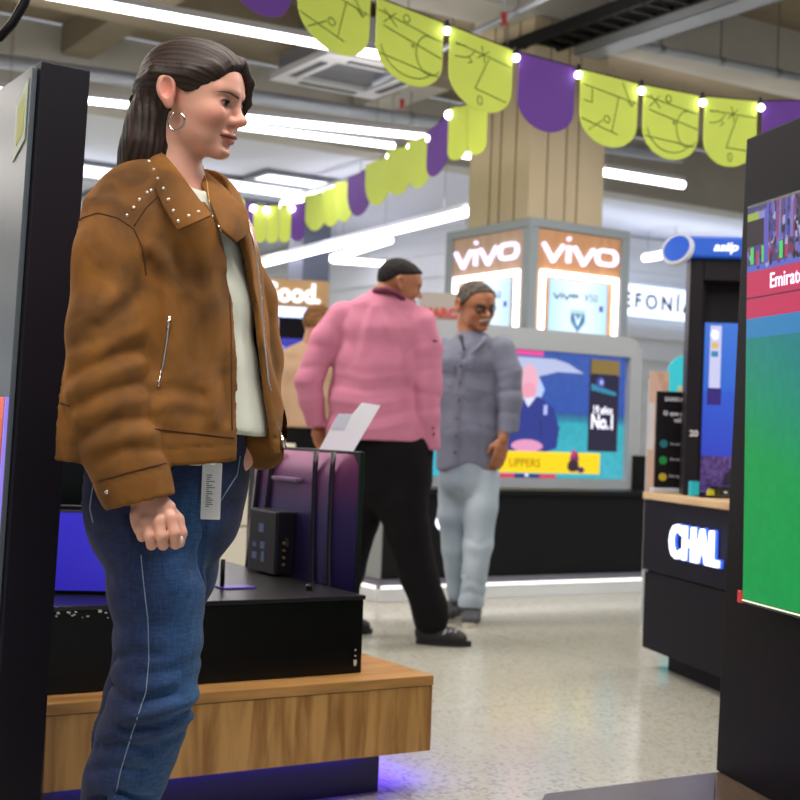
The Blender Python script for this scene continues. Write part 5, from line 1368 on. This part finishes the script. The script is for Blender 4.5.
# ---------------------------------------------------------------- general pieces for the three men
def hand_d(P, wr, d, s_, n, sc=1.0, curl=.5):
    "relaxed hand: d = finger direction, s_ = towards the thumb, n = towards the back of the hand"
    wr, d, s_, n = vec(wr), vec(d), vec(s_), vec(n); d /= np.linalg.norm(d); s_ = s_ - d * (s_ @ d); s_ /= np.linalg.norm(s_); n = np.cross(d, s_) * (1 if np.cross(d, s_) @ n > 0 else -1)
    o = loft(P, [(wr - d * .05 * sc, .027 * sc, .022 * sc), (wr, .028 * sc, .019 * sc), (wr + d * .045 * sc, .041 * sc, .016 * sc), (wr + d * .088 * sc, .042 * sc, .013 * sc)], s_, .012)
    for i, (off, L_) in enumerate(((.031, .073), (.0105, .08), (-.0105, .075), (-.030, .058))):
        a = wr + d * .088 * sc + s_ * off * sc; L_ *= sc; c1 = curl * .7; c2 = curl * 1.7
        b_ = a + (d * math.cos(c1) - n * math.sin(c1)) * L_ * .5; c_ = b_ + (d * math.cos(c2) - n * math.sin(c2)) * L_ * .5
        f_ = chain(P, [(a - d * .01, .0100 * sc), (b_, .0092 * sc), (c_, .0078 * sc)], .003); o = smin(o, f_, .004)
    t0 = wr + d * .02 * sc + s_ * .028 * sc - n * .006; t1 = t0 + (d * .7 + s_ * .6 - n * .25) * .038 * sc; t2 = t1 + (d * .95 + s_ * .1 - n * .25) * .032 * sc
    return smin(o, chain(P, [(t0, .014 * sc), (t1, .0115 * sc), (t2, .009 * sc)], .004), .008)
def bounds(pts, pad):
    a = np.array(pts); return a.min(0) - pad, a.max(0) + pad
def shoe_mesh(fig, name, heel, d, L_, m_, sole_m, h=.006):
    heel = vec(heel); heel[2] = 0; d = vec(d); d /= np.linalg.norm(d); s_ = np.array([-d[1], d[0], 0], np.float32)
    def f(P):
        o = loft(P, [(heel + d * .03 + vec((0, 0, .055)), .037, .046), (heel + d * L_ * .35 + vec((0, 0, .050)), .041, .045), (heel + d * L_ * .65 + vec((0, 0, .040)), .047, .035), (heel + d * (L_ - .045) + vec((0, 0, .034)), .043, .028)], s_, .02)
        o = smin(o, cap(P, heel + d * .045 + vec((0, 0, .06)), heel + d * .05 + vec((0, 0, .1)), .04, .036), .02)
        return np.maximum(o, .014 - P[..., 2])
    lo, hi = bounds([heel, heel + d * L_], .07); lo[2] = -.01; hi[2] = .16
    o = mesh_from(name, [nets(f, lo, hi, h)], m_, fig.root)
    bm = B(); N_ = 20; out = []
    for k in range(N_):
        a = 2 * PI * k / N_; x = math.cos(a); w = .031 + .013 * max(0, min(1, x + .6)); out.append(heel + d * (L_ / 2 + x * (L_ / 2 + .001)) + s_ * math.sin(a) * w)
    lo_ = [bm.verts.new((p[0], p[1], .001)) for p in out]; hi_ = [bm.verts.new((p[0], p[1], .024)) for p in out]
    bm.faces.new(lo_); bm.faces.new(hi_[::-1])
    for k in range(N_): bm.faces.new((lo_[k], lo_[(k + 1) % N_], hi_[(k + 1) % N_], hi_[k]))
    obj('sole', bm, sole_m, o, smooth=False)
    return o
def short_hair(hf, line, thick=.007, extra=None):
    def f(P):
        q = hf.loc(P); d = head_d(q, 1, ears=False) - thick
        x, z = q[..., 0], q[..., 2]
        zl = np.interp(x, *line).astype(np.float32); d = smax(d, (zl - z) * .8, .006); d = smax(d, x - .098, .01)
        return (d + .0009 * wob(P, 260, 5)) * hf.sc
    return f
def in_local(f, pts): pass

# ---------------------------------------------------------------- man in the pink shirt
M1 = Fig('person', 'man in pink shirt and black trousers seen from behind, head turned right', 6.04, 395, 640)
p = M1.p
hf1 = HeadFrame(p(398, 283, .02), -14, 14, 6, 1.0)
def m1head(P):
    d = head_d(hf1.loc(P), 1) * hf1.sc
    return smin(d, chain(P, [(hf1.w((-.025, 0, -.02)), .058), (hf1.w((-.035, 0, -.07)), .060), (p(384, 306, .03), .075)], .02), .02)
O1 = vec(hf1.O); a1 = nets(m1head, O1 + vec((-.17, -.13, -.19)), O1 + vec((.15, .14, .13)), .0045)
rh = vec(p(430, 445, -.02)); lh = vec(p(316, 424, .02))
a2 = nets(lambda P: hand_d(P, rh, (-.15, .1, -1), (.4, .9, 0), (.9, -.4, 0), .95, .35), rh - .12, rh + .12, .0045)
a3 = nets(lambda P: hand_d(P, lh, (.25, .2, -1), (.6, .7, .0), (-.7, -.6, 0), .9, .5), lh - .13, lh + .12, .0045)
def m1core(P):
    d = loft(P, [(p(384, 305, .03), .09, .07), (p(382, 340, 0), .16, .09), (p(375, 420, 0), .15, .11), (p(388, 460, 0), .14, .11)], (1, .1, 0), .03)
    for ch in ([(p(338, 322, 0), .05), (p(309, 388, -.02), .04), (lh, .028)], [(p(424, 338, 0), .055), (p(423, 390, -.02), .045), (rh, .03)], [(p(402, 470, -.02), .08), (p(408, 540, -.03), .06), (p(430, 625, -.01), .045)], [(p(370, 470, .05), .08), (p(352, 540, .10), .06), (p(330, 622, .14), .045)]): d = smin(d, chain(P, ch), .02)
    return d
a4 = nets(m1core, vec(p(275, 650, -.3)), vec(p(480, 290, .35)), .018)
mesh_from('body', [a1, a2, a3, a4], skin_m, M1.root, skin_col(hf1, 'a9714f', '96603f', '8a4a3c', 'b06a50', '6a5044'))
eyes(hf1, M1.root, lash=False, brow='1a1412', bw=.003)
def m1hair(P):
    d = short_hair(hf1, ([-.13, -.07, -.02, .03, .07, .1], [-.045, -.02, .035, .05, .066, .07]), .009)(P); return d
hm = vmat('hair_black', .75, spec=.2)
mesh_from('hair', [nets(m1hair, O1 + vec((-.15, -.13, -.1)), O1 + vec((.15, .14, .15)), .0045)], hm, M1.root, lambda V: mixc('0e0b0d', '241e20', wob(V.astype(np.float32), 300, 4) * .5 + .5))
pinkm = mat('pink_cotton', 'c07690', .85, noise=(14, .05), bump=(60, .15, .002))
def m1shirt(P):
    d = loft(P, [(p(386, 300, .02), .085, .07), (p(383, 313, .01), .165, .095), (p(383, 333, 0), .205, .12), (p(380, 365, 0), .205, .14), (p(374, 400, 0), .200, .152), (p(378, 432, 0), .228, .168), (p(381, 450, 0), .23, .168)], (1, .1, 0), .03)
    l_ = loft(P, [(p(343, 318, 0), .075, .075), (p(326, 340, -.02), .07, .068), (p(309, 382, -.03), .062, .058), (p(311, 400, -.02), .056, .054), (p(317, 426, .01), .045, .045)], (1, 0, 0), .025)
    r_ = loft(P, [(p(418, 325, 0), .085, .08), (p(424, 350, -.01), .078, .078), (p(425, 385, -.03), .073, .07), (p(424, 415, -.03), .066, .066), (p(430, 447, -.02), .048, .048)], (1, 0, 0), .025)
    # pleats and folds on the back
    for pts, am, w in (([(372, 306), (366, 330), (363, 352)], -.010, .016), ([(366, 306), (358, 332), (354, 360)], .010, .016), ([(378, 306), (392, 335), (404, 362)], -.011, .018), ([(388, 308), (402, 332), (414, 356)], .009, .016), ([(333, 372), (365, 379), (408, 376)], -.010, .016), ([(333, 384), (365, 391), (408, 387)], .010, .016),
                       ([(332, 400), (368, 406), (408, 398)], -.009, .016), ([(330, 414), (370, 420), (410, 410)], .010, .016), ([(330, 426), (372, 430), (410, 422)], -.008, .014), ([(340, 330), (352, 345), (350, 365)], .008, .018), ([(407, 350), (406, 390), (409, 432)], .016, .014)):
        d = d + fold(P, [p(a, b_, -.15) for a, b_ in pts], am * .5, w, -.04)
    for pts, am, w in (([(415, 345), (436, 340)], .006, .014), ([(412, 372), (438, 368)], .007, .014), ([(412, 392), (438, 396)], .008, .014), ([(414, 412), (438, 408)], .007, .012)): r_ = r_ + fold(P, [p(a, b_, -.08) for a, b_ in pts], am * .5, w, -.03)
    for pts, am, w in (([(312, 345), (336, 350)], .007, .014), ([(300, 368), (326, 366)], .008, .014), ([(298, 388), (322, 384)], .008, .014), ([(304, 405), (322, 402)], .007, .012)): l_ = l_ + fold(P, [p(a, b_, -.08) for a, b_ in pts], am * .5, w, -.02)
    d = d + .004 * wob(P * np.array([1, 1, 1.5], np.float32), 26, 63); d = smax(d, p(371, 440)[2] - P[..., 2], .004)
    l_ = np.maximum(l_, p(316, 427)[2] - P[..., 2])
    l_ = l_ + .004 * wob(P, 40, 61); r_ = r_ + .004 * wob(P * np.array([1, 1, 1.6], np.float32), 40, 62)
    d = smin(d, l_, .012); d = smin(d, r_, .012)
    nk = cap(P, hf1.w((-.02, 0, 0)), hf1.w((-.035, 0, -.06)), .066); d = smax(d, -nk, .006)
    d = smax(d, p(430, 450)[2] - P[..., 2], .004)
    return d
def m1shirt_mesh():
    return nets(m1shirt, vec(p(285, 455, -.32)), vec(p(450, 286, .3)), .0085)
s1 = mesh_from('shirt', [m1shirt_mesh()], pinkm, M1.root)
obj('collar', tube(B(), [Vector(p(371, 295, .04)), Vector(p(376, 290, -.045)), Vector(p(386, 289, -.075)), Vector(p(397, 293, -.07)), Vector(p(404, 300, -.04))], [.010, .014, .015, .014, .010], 8), mat('collar_lining', '6a2840', .7), M1.root, smooth=True)
obj('sleeve_mark', bx(-.014, .014, -.001, .001, -.004, .004), mat('dark_print', '3a2430', .7), M1.root, loc=p(434, 341, -.075))
for q in ((433, 428, -.085), (434, 434, -.083)): obj('cuff_button', uvs(p(*q), .006, 8), mat('button_plum', '5a2a40', .5), M1.root, smooth=True)
blk = mat('black_trouser', '08070a', .85, spec=.2, bump=(50, .2, .002))
def m1tr(P):
    d = loft(P, [(p(384, 430, 0), .19, .14), (p(389, 455, 0), .195, .15), (p(392, 480, 0), .185, .145)], (1, .1, 0), .03)
    d = smin(d, loft(P, [(p(404, 470, -.02), .12, .12), (p(401, 500, -.03), .118, .115), (p(408, 530, -.03), .098, .1), (p(419, 577, -.02), .084, .085), (p(429, 606, -.01), .080, .08), (p(431, 618, 0), .082, .085)], (1, 0, 0), .02), .02)
    d = smin(d, loft(P, [(p(372, 470, .04), .11, .12), (p(358, 520, .09), .095, .10), (p(346, 570, .12), .085, .085), (p(334, 612, .14), .08, .08)], (1, 0, 0), .02), .02)
    return smax(d + .004 * wob(P, 24, 71), .05 - P[..., 2], .006)
mesh_from('trousers', [nets(m1tr, vec(p(300, 640, -.3)), vec(p(460, 425, .35)), .010)], blk, M1.root)
shm1 = mat('black_sport_shoe', '141216', .6); sol = mat('black_sole', '0e0e10', .6)
so = shoe_mesh(M1, 'shoe', p(416, 641, 0), (1, -.08, 0), .245, shm1, sol)
for k in range(3): obj('stripe', prism(B(), [(0, 0), (.012, 0), (.026, .034), (.014, .034)], -.001, .001), mat('stripe_grey', 'a8a8ac', .5), so, loc=(p(441 + k * 5, 640)[0], -.052, .045))
shoe_mesh(M1, 'shoe', p(322, 640, .17), (.9, .4, 0), .25, shm1, sol)

# ---------------------------------------------------------------- grey haired man with glasses
M2 = Fig('person', 'grey-haired man with glasses and moustache in blue-grey shirt and pale jeans', 6.75, 467, 616)
p = M2.p
p2 = M2.p
hf2 = HeadFrame(p2(475, 305, 0), 60, 14, 4, 1.12)
def m2head(P):
    d = head_d(hf2.loc(P), 1) * hf2.sc
    return smin(d, chain(P, [(hf2.w((-.03, 0, -.03)), .058), (hf2.w((-.03, 0, -.08)), .058), (p2(471, 348, .03), .075)], .02), .02)
O2 = vec(hf2.O); b1 = nets(m2head, O2 + vec((-.15, -.17, -.25)), O2 + vec((.15, .15, .15)), .0045)
wr2 = vec(p2(503, 440, -.10))
b2 = nets(lambda P: hand_d(P, wr2, (-.22, -.05, -1), (-.8, -.5, 0), (.4, -.9, 0), 1.0, .35), wr2 - .13, wr2 + .21 * 0 + .12, .0045) if False else nets(lambda P: hand_d(P, wr2, (-.18, -.05, -1), (-.8, -.5, 0), (.4, -.9, 0), .98, .35), wr2 - vec((.13, .12, .24)), wr2 + vec((.12, .12, .09)), .0045)
def m2core(P):
    d = loft(P, [(p2(472, 348, .02), .08, .06), (p2(470, 380, 0), .14, .08), (p2(468, 450, 0), .13, .09), (p2(468, 480, 0), .12, .09)], (1, .3, 0), .03)
    for ch in ([(p2(504, 350, -.03), .045), (p2(510, 400, -.05), .040), (wr2, .029)], [(p2(442, 352, .02), .045), (p2(438, 400, .05), .038), (p2(444, 450, .02), .03)], [(p2(481, 480, 0), .065), (p2(478, 545, -.02), .05), (p2(472, 604, 0), .04)], [(p2(453, 480, .02), .065), (p2(455, 540, .05), .05), (p2(454, 590, .14), .04)]): d = smin(d, chain(P, ch), .02)
    return d
b3 = nets(m2core, vec(p2(420, 625, -.3)), vec(p2(535, 335, .35)), .016)
mesh_from('body', [b1, b2, b3], skin_m, M2.root, skin_col(hf2, 'a06848', '8c5a3e', '9a5040', 'b86850'))
eyes(hf2, M2.root, lash=False, brow='4a403a', bw=.003)
mesh_from('hair', [nets(short_hair(hf2, ([-.13, -.08, -.03, .0, .03, .06, .075, .1], [-.05, -.035, -.02, -.005, .012, .050, .068, .085]), .006), O2 + vec((-.16, -.16, -.1)), O2 + vec((.16, .16, .16)), .0045)], hm, M2.root, lambda V: mixc('26221f', '625a52', wob(V.astype(np.float32), 220, 4) * .5 + .5))
bmg = B()
for s_ in (-1, 1):
    c = (.101, s_ * .032, -.003); ring = [hf2.w((c[0] - .012 * (abs(c[1] + .02 * math.cos(a)) / .05) ** 2, c[1] + .021 * math.cos(a), c[2] + .0155 * math.sin(a))) for a in [2 * PI * k / 16 for k in range(17)]]
    tube(bmg, ring, .0016 * 1.3, 6, cap=False)
    tube(bmg, [hf2.w((.090, s_ * .053, .002)), hf2.w((.06, s_ * .074, .004)), hf2.w((-.002, s_ * .080, .006))], .0018, 6)
tube(bmg, [hf2.w((.102, -.011, .002)), hf2.w((.106, 0, .006)), hf2.w((.102, .011, .002))], .0018, 6)
gl = obj('glasses', bmg, mat('frame_dark', '2a2628', .3, .5), M2.root, smooth=True)
for s_ in (-1, 1):
    c = vec((.0995, s_ * .032, -.003)); V_ = [hf2.w((c[0] - .012 * (abs(c[1] + .02 * math.cos(a)) / .05) ** 2, c[1] + .020 * math.cos(a), c[2] + .0148 * math.sin(a))) for a in [2 * PI * k / 16 for k in range(16)]]
    bm = B(); f_ = [bm.verts.new(v) for v in V_]; bm.faces.new(f_); g2 = [bm.verts.new(Vector(v) + Vector(hf2.w((.001, 0, 0))) - Vector(hf2.w((0, 0, 0)))) for v in V_]; bm.faces.new(g2[::-1])
    for k in range(16): bm.faces.new((f_[k], f_[(k + 1) % 16], g2[(k + 1) % 16], g2[k]))
    obj('lens', bm, mat('lens_glass', 'e0e8e8', .0, trans=1.0, spec=.08), gl)
bm = B(); tube(bm, [hf2.w((.094, -.028, -.060)), hf2.w((.107, -.012, -.049)), hf2.w((.110, 0, -.047)), hf2.w((.107, .012, -.049)), hf2.w((.094, .028, -.060))], [.003, .007, .0075, .007, .003], 8)
obj('moustache', bm, mat('moustache_grey', 'a89a90', .8, noise=(200, .3)), M2.root, smooth=True)
grm = mat('grey_linen', '6c7184', .85, noise=(20, .06), bump=(200, .2, .001))
sv = (1, .35, 0)
def m2shirt(P):
    d = loft(P, [(p2(472, 342, .02), .085, .065), (p2(473, 350, .01), .15, .085), (p2(473, 364, 0), .185, .11), (p2(470, 395, 0), .175, .125), (p2(468, 430, 0), .165, .13), (p2(468, 472, 0), .162, .13)], sv, .03)
    r_ = loft(P, [(p2(500, 350, -.03), .075, .07), (p2(508, 372, -.045), .068, .066), (p2(510, 400, -.06), .060, .06), (p2(508, 434, -.08), .052, .052)], (1, 0, 0), .02)
    l_ = loft(P, [(p2(444, 352, .03), .07, .07), (p2(440, 385, .04), .065, .065), (p2(440, 425, .04), .055, .055)], (1, 0, 0), .02)
    r_ = np.maximum(r_, p2(508, 434)[2] - P[..., 2] + (P[..., 0] - p2(508, 434)[0]) * .15)
    hemz = p2(468, 467)[2] + .02 * np.cos((P[..., 0] - p2(468, 467)[0]) * 24)
    for pts, am, w in (([(498, 358), (497, 395), (499, 430)], .014, .012), ([(448, 395), (470, 402), (494, 396)], .006, .014), ([(446, 430), (470, 424), (496, 432)], .006, .014), ([(478, 400), (482, 430), (480, 460)], .006, .014), ([(450, 400), (447, 430), (449, 460)], .006, .012), ([(488, 400), (492, 430), (490, 460)], -.005, .012)):
        d = d + fold(P, [p2(a, b_, -.13) for a, b_ in pts], am * .5, w, -.03)
    for pts, am, w in (([(500, 372), (520, 366)], .006, .012), ([(500, 392), (520, 390)], .008, .012), ([(500, 412), (520, 414)], .007, .012)): r_ = r_ + fold(P, [p2(a, b_, -.1) for a, b_ in pts], am * .5, w, -.05)
    d = d + .005 * wob(P * np.array([1.3, 1.3, .8], np.float32), 30, 81); d = smax(d, hemz - .0 - P[..., 2], .004)
    # open neck
    v_ = cap(P, p2(475, 336, -.12), p2(465, 358, -.125), .040, .014); d = smax(d, -v_, .006)
    nk = cap(P, hf2.w((-.02, 0, -.02)), hf2.w((-.03, 0, -.075)), .062); d = smax(d, -nk, .006)
    d = smin(d, r_ + .004 * wob(P, 36, 82), .010); d = smin(d, l_, .012)
    # chest pockets
    for q in ((480, 372), (449, 374)): d = d
    return d
s2 = mesh_from('shirt', [nets(m2shirt, vec(p2(420, 480, -.3)), vec(p2(532, 332, .32)), .008)], grm, M2.root)
def patch(fig, obs, corners, m_, name, off=.004, n=6, parent=None):
    P_ = []
    for i in range(n):
        for j in range(n):
            u = i / (n - 1); v = j / (n - 1); a, b_, c, d = corners
            P_.append(((a[0] * (1 - u) + b_[0] * u) * (1 - v) + (d[0] * (1 - u) + c[0] * u) * v, (a[1] * (1 - u) + b_[1] * u) * (1 - v) + (d[1] * (1 - u) + c[1] * u) * v))
    h = fig.surf(obs, P_, off)
    if len(h) < n * n: return None
    bm = B(); vs = [bm.verts.new(x[0]) for x in h]; bs = [bm.verts.new(x[0] - x[1] * (off + .002)) for x in h]
    for i in range(n - 1):
        for j in range(n - 1):
            k = i * n + j; bm.faces.new((vs[k], vs[k + 1], vs[k + n + 1], vs[k + n])); bm.faces.new((bs[k], bs[k + n], bs[k + n + 1], bs[k + 1]))
    ring = [i * n for i in range(n)] + [(n - 1) * n + j for j in range(1, n)] + [i * n + n - 1 for i in range(n - 2, -1, -1)] + [j for j in range(n - 2, 0, -1)]
    for a, b_ in zip(ring, ring[1:] + ring[:1]): bm.faces.new((vs[a], vs[b_], bs[b_], bs[a]))
    return obj(name, bm, m_, parent or fig.root, smooth=False)
grd = mat('grey_linen_fold', '666a7d', .85)
for c in (((466, 362), (491, 364), (490, 392), (465, 389)), ((441, 364), (454, 366), (453, 387), (440, 384))):
    pk = patch(M2, [s2], c, grm, 'pocket', .004)
    if pk: patch(M2, [s2], ((c[0][0] - .5, c[0][1] - 1), (c[1][0] + .5, c[1][1] - 1), (c[1][0] + .5, c[1][1] + 7), (c[0][0] - .5, c[0][1] + 7)), grd, 'pocket_flap', .008, parent=M2.root)
patch(M2, [s2], ((458, 352), (462, 352), (460, 464), (456, 464)), grd, 'placket', .003, 8)
for (a, b_) in ((461, 366), (460, 383), (459, 400), (457, 418), (456, 436), (455, 452)):
    h = M2.surf([s2], [(a, b_)], .003)
    if h: obj('button', uvs(h[0][0], .006, 8), mat('button_dark', '2c2c38', .4), M2.root, smooth=True)
obj('collar', tube(B(), [Vector(p2(462, 334, .05)), Vector(p2(461, 338, -.05)), Vector(p2(464, 350, -.11))], [.010, .016, .006], 8), mat('grey_linen_inside', '34323e', .8), M2.root, smooth=True)
obj('collar', tube(B(), [Vector(p2(487, 336, .04)), Vector(p2(484, 340, -.08)), Vector(p2(472, 354, -.135))], [.010, .017, .006], 8), grm, M2.root, smooth=True)
paled = vmat('pale_denim', .85, bump=(300, .3, .001))
def m2j(P):
    d = loft(P, [(p2(468, 455, 0), .15, .12), (p2(469, 478, 0), .158, .12)], sv, .03)
    d = smin(d, loft(P, [(p2(483, 478, -.02), .088, .09), (p2(481, 505, -.03), .085, .085), (p2(478, 545, -.04), .072, .075), (p2(474, 580, -.03), .062, .066), (p2(471, 604, -.01), .066, .07)], (1, 0, 0), .02), .012)
    d = smin(d, loft(P, [(p2(455, 478, .03), .08, .09), (p2(452, 515, .04), .072, .08), (p2(454, 550, .06), .058, .07), (p2(457, 594, .12), .052, .06)], (1, 0, 0), .02), .012)
    for pts in ([(460, 492, -.11), (462, 530, -.09), (464, 575, -.06)],): d = smax(d, -chain(P, [(p2(*q), .010) for q in pts], .01), .02)
    for pts in ([(452, 585, .03), (470, 580, -.10), (486, 586, -.05)], [(456, 596, -.05), (470, 592, -.09), (484, 597, -.06)], [(470, 540, -.115), (480, 545, -.12), (490, 538, -.1)]): d = d + fold(P, [p2(*q) for q in pts], .007, .016, .0)
    return smax(d + .004 * wob(P, 34, 91), .05 - P[..., 2], .006)
mesh_from('jeans', [nets(m2j, vec(p2(425, 612, -.25)), vec(p2(510, 448, .3)), .009)], paled, M2.root, lambda V: mixc('8796a6', 'b0bfcc', wob(V.astype(np.float32), 22, 7) * .6 + .5))
gs = mat('grey_shoe', '3c3c42', .6); ws_ = mat('pale_sole', 'b8b4a8', .6)
shoe_mesh(M2, 'shoe', p2(474, 613, .09), (-.15, -1, 0), .26, gs, ws_)
shoe_mesh(M2, 'shoe', p2(460, 598, .20), (-.45, -.9, 0), .25, gs, ws_)

# ---------------------------------------------------------------- man in beige behind
M3 = Fig('person', 'person in beige top behind the pink shirted man, back of the head showing', 8.3, 308, 590)
p3 = M3.p
hf3 = HeadFrame(p3(318, 324, 0), -55, 10, 0, 1.05)
def m3head(P):
    d = head_d(hf3.loc(P), 1) * hf3.sc
    return smin(d, chain(P, [(hf3.w((-.02, 0, -.03)), .055), (p3(312, 345, .0), .058), (p3(308, 358, .0), .07)], .02), .02)
O3 = vec(hf3.O); c1 = nets(m3head, O3 + vec((-.17, -.17, -.25)), O3 + vec((.17, .17, .16)), .007)
wA, wB = vec(p3(280, 425, -.02)), vec(p3(338, 425, -.02))
c2 = nets(lambda P: hand_d(P, wA, (.1, .1, -1), (.3, .9, 0), (-1, 0, 0), 1, .4), wA - vec((.1, .1, .23)), wA + vec((.1, .1, .08)), .006)
c3 = nets(lambda P: hand_d(P, wB, (-.1, .1, -1), (-.3, .9, 0), (1, 0, 0), 1, .4), wB - vec((.1, .1, .23)), wB + vec((.1, .1, .08)), .006)
def m3core(P):
    d = loft(P, [(p3(309, 358, 0), .08, .06), (p3(308, 385, 0), .14, .08), (p3(308, 440, 0), .13, .09)], (1, -.1, 0), .03)
    for ch in ([(p3(283, 368, 0), .045), (p3(279, 400, -.03), .038), (wA, .028)], [(p3(334, 368, 0), .045), (p3(338, 400, -.03), .038), (wB, .028)], [(p3(298, 440, 0), .07), (p3(298, 510, 0), .05), (p3(298, 575, 0), .04)], [(p3(320, 440, 0), .07), (p3(320, 510, 0), .05), (p3(320, 575, 0), .04)]): d = smin(d, chain(P, ch), .02)
    return d
c4 = nets(m3core, vec(p3(262, 595, -.3)), vec(p3(355, 350, .3)), .018)
mesh_from('body', [c1, c2, c3, c4], skin_m, M3.root, skin_col(hf3, 'c08a6c', 'a87458', 'a05848', 'c07860'))
eyes(hf3, M3.root, lash=False, brow='4a3424')
mesh_from('hair', [nets(short_hair(hf3, ([-.13, -.09, -.05, .0, .06, .1], [-.07, -.05, -.03, .02, .05, .07]), .011), O3 + vec((-.18, -.18, -.12)), O3 + vec((.18, .18, .17)), .006)], hm, M3.root, lambda V: mixc('5a3c24', '8a6440', wob(V.astype(np.float32), 160, 4) * .5 + .5))
bgm = mat('beige_cotton', 'b8997c', .85, noise=(10, .06))
def m3top(P):
    d = loft(P, [(p3(311, 350, 0), .085, .065), (p3(309, 358, 0), .17, .09), (p3(308, 372, 0), .19, .11), (p3(308, 400, 0), .18, .12), (p3(308, 430, 0), .18, .13)], (1, -.1, 0), .03)
    for L_ in ([(p3(286, 366, 0), .065, .065), (p3(281, 390, -.02), .062, .06), (p3(280, 424, -.02), .048, .048)], [(p3(332, 366, 0), .065, .065), (p3(337, 390, -.02), .062, .06), (p3(338, 424, -.02), .048, .048)]): d = smin(d, loft(P, L_, (1, 0, 0), .02), .012)
    return smax(d + .005 * wob(P, 26, 95), p3(308, 428)[2] - P[..., 2], .004)
mesh_from('shirt', [nets(m3top, vec(p3(262, 440, -.3)), vec(p3(358, 342, .3)), .012)], bgm, M3.root)
def m3tr(P):
    d = loft(P, [(p3(308, 420, 0), .16, .12), (p3(308, 450, 0), .17, .12)], (1, 0, 0), .03)
    for x in (297, 320): d = smin(d, loft(P, [(p3(x, 450, 0), .09, .09), (p3(x, 510, 0), .08, .08), (p3(x, 578, 0), .07, .07)], (1, 0, 0), .02), .012)
    return d + .003 * wob(P, 24, 97)
mesh_from('trousers', [nets(m3tr, vec(p3(270, 592, -.25)), vec(p3(348, 416, .25)), .014)], blk, M3.root)
shoe_mesh(M3, 'shoe', p3(296, 585, -.05), (.1, 1, 0), .27, shm1, sol, .01)
shoe_mesh(M3, 'shoe', p3(320, 585, -.05), (.3, 1, 0), .27, shm1, sol, .01)
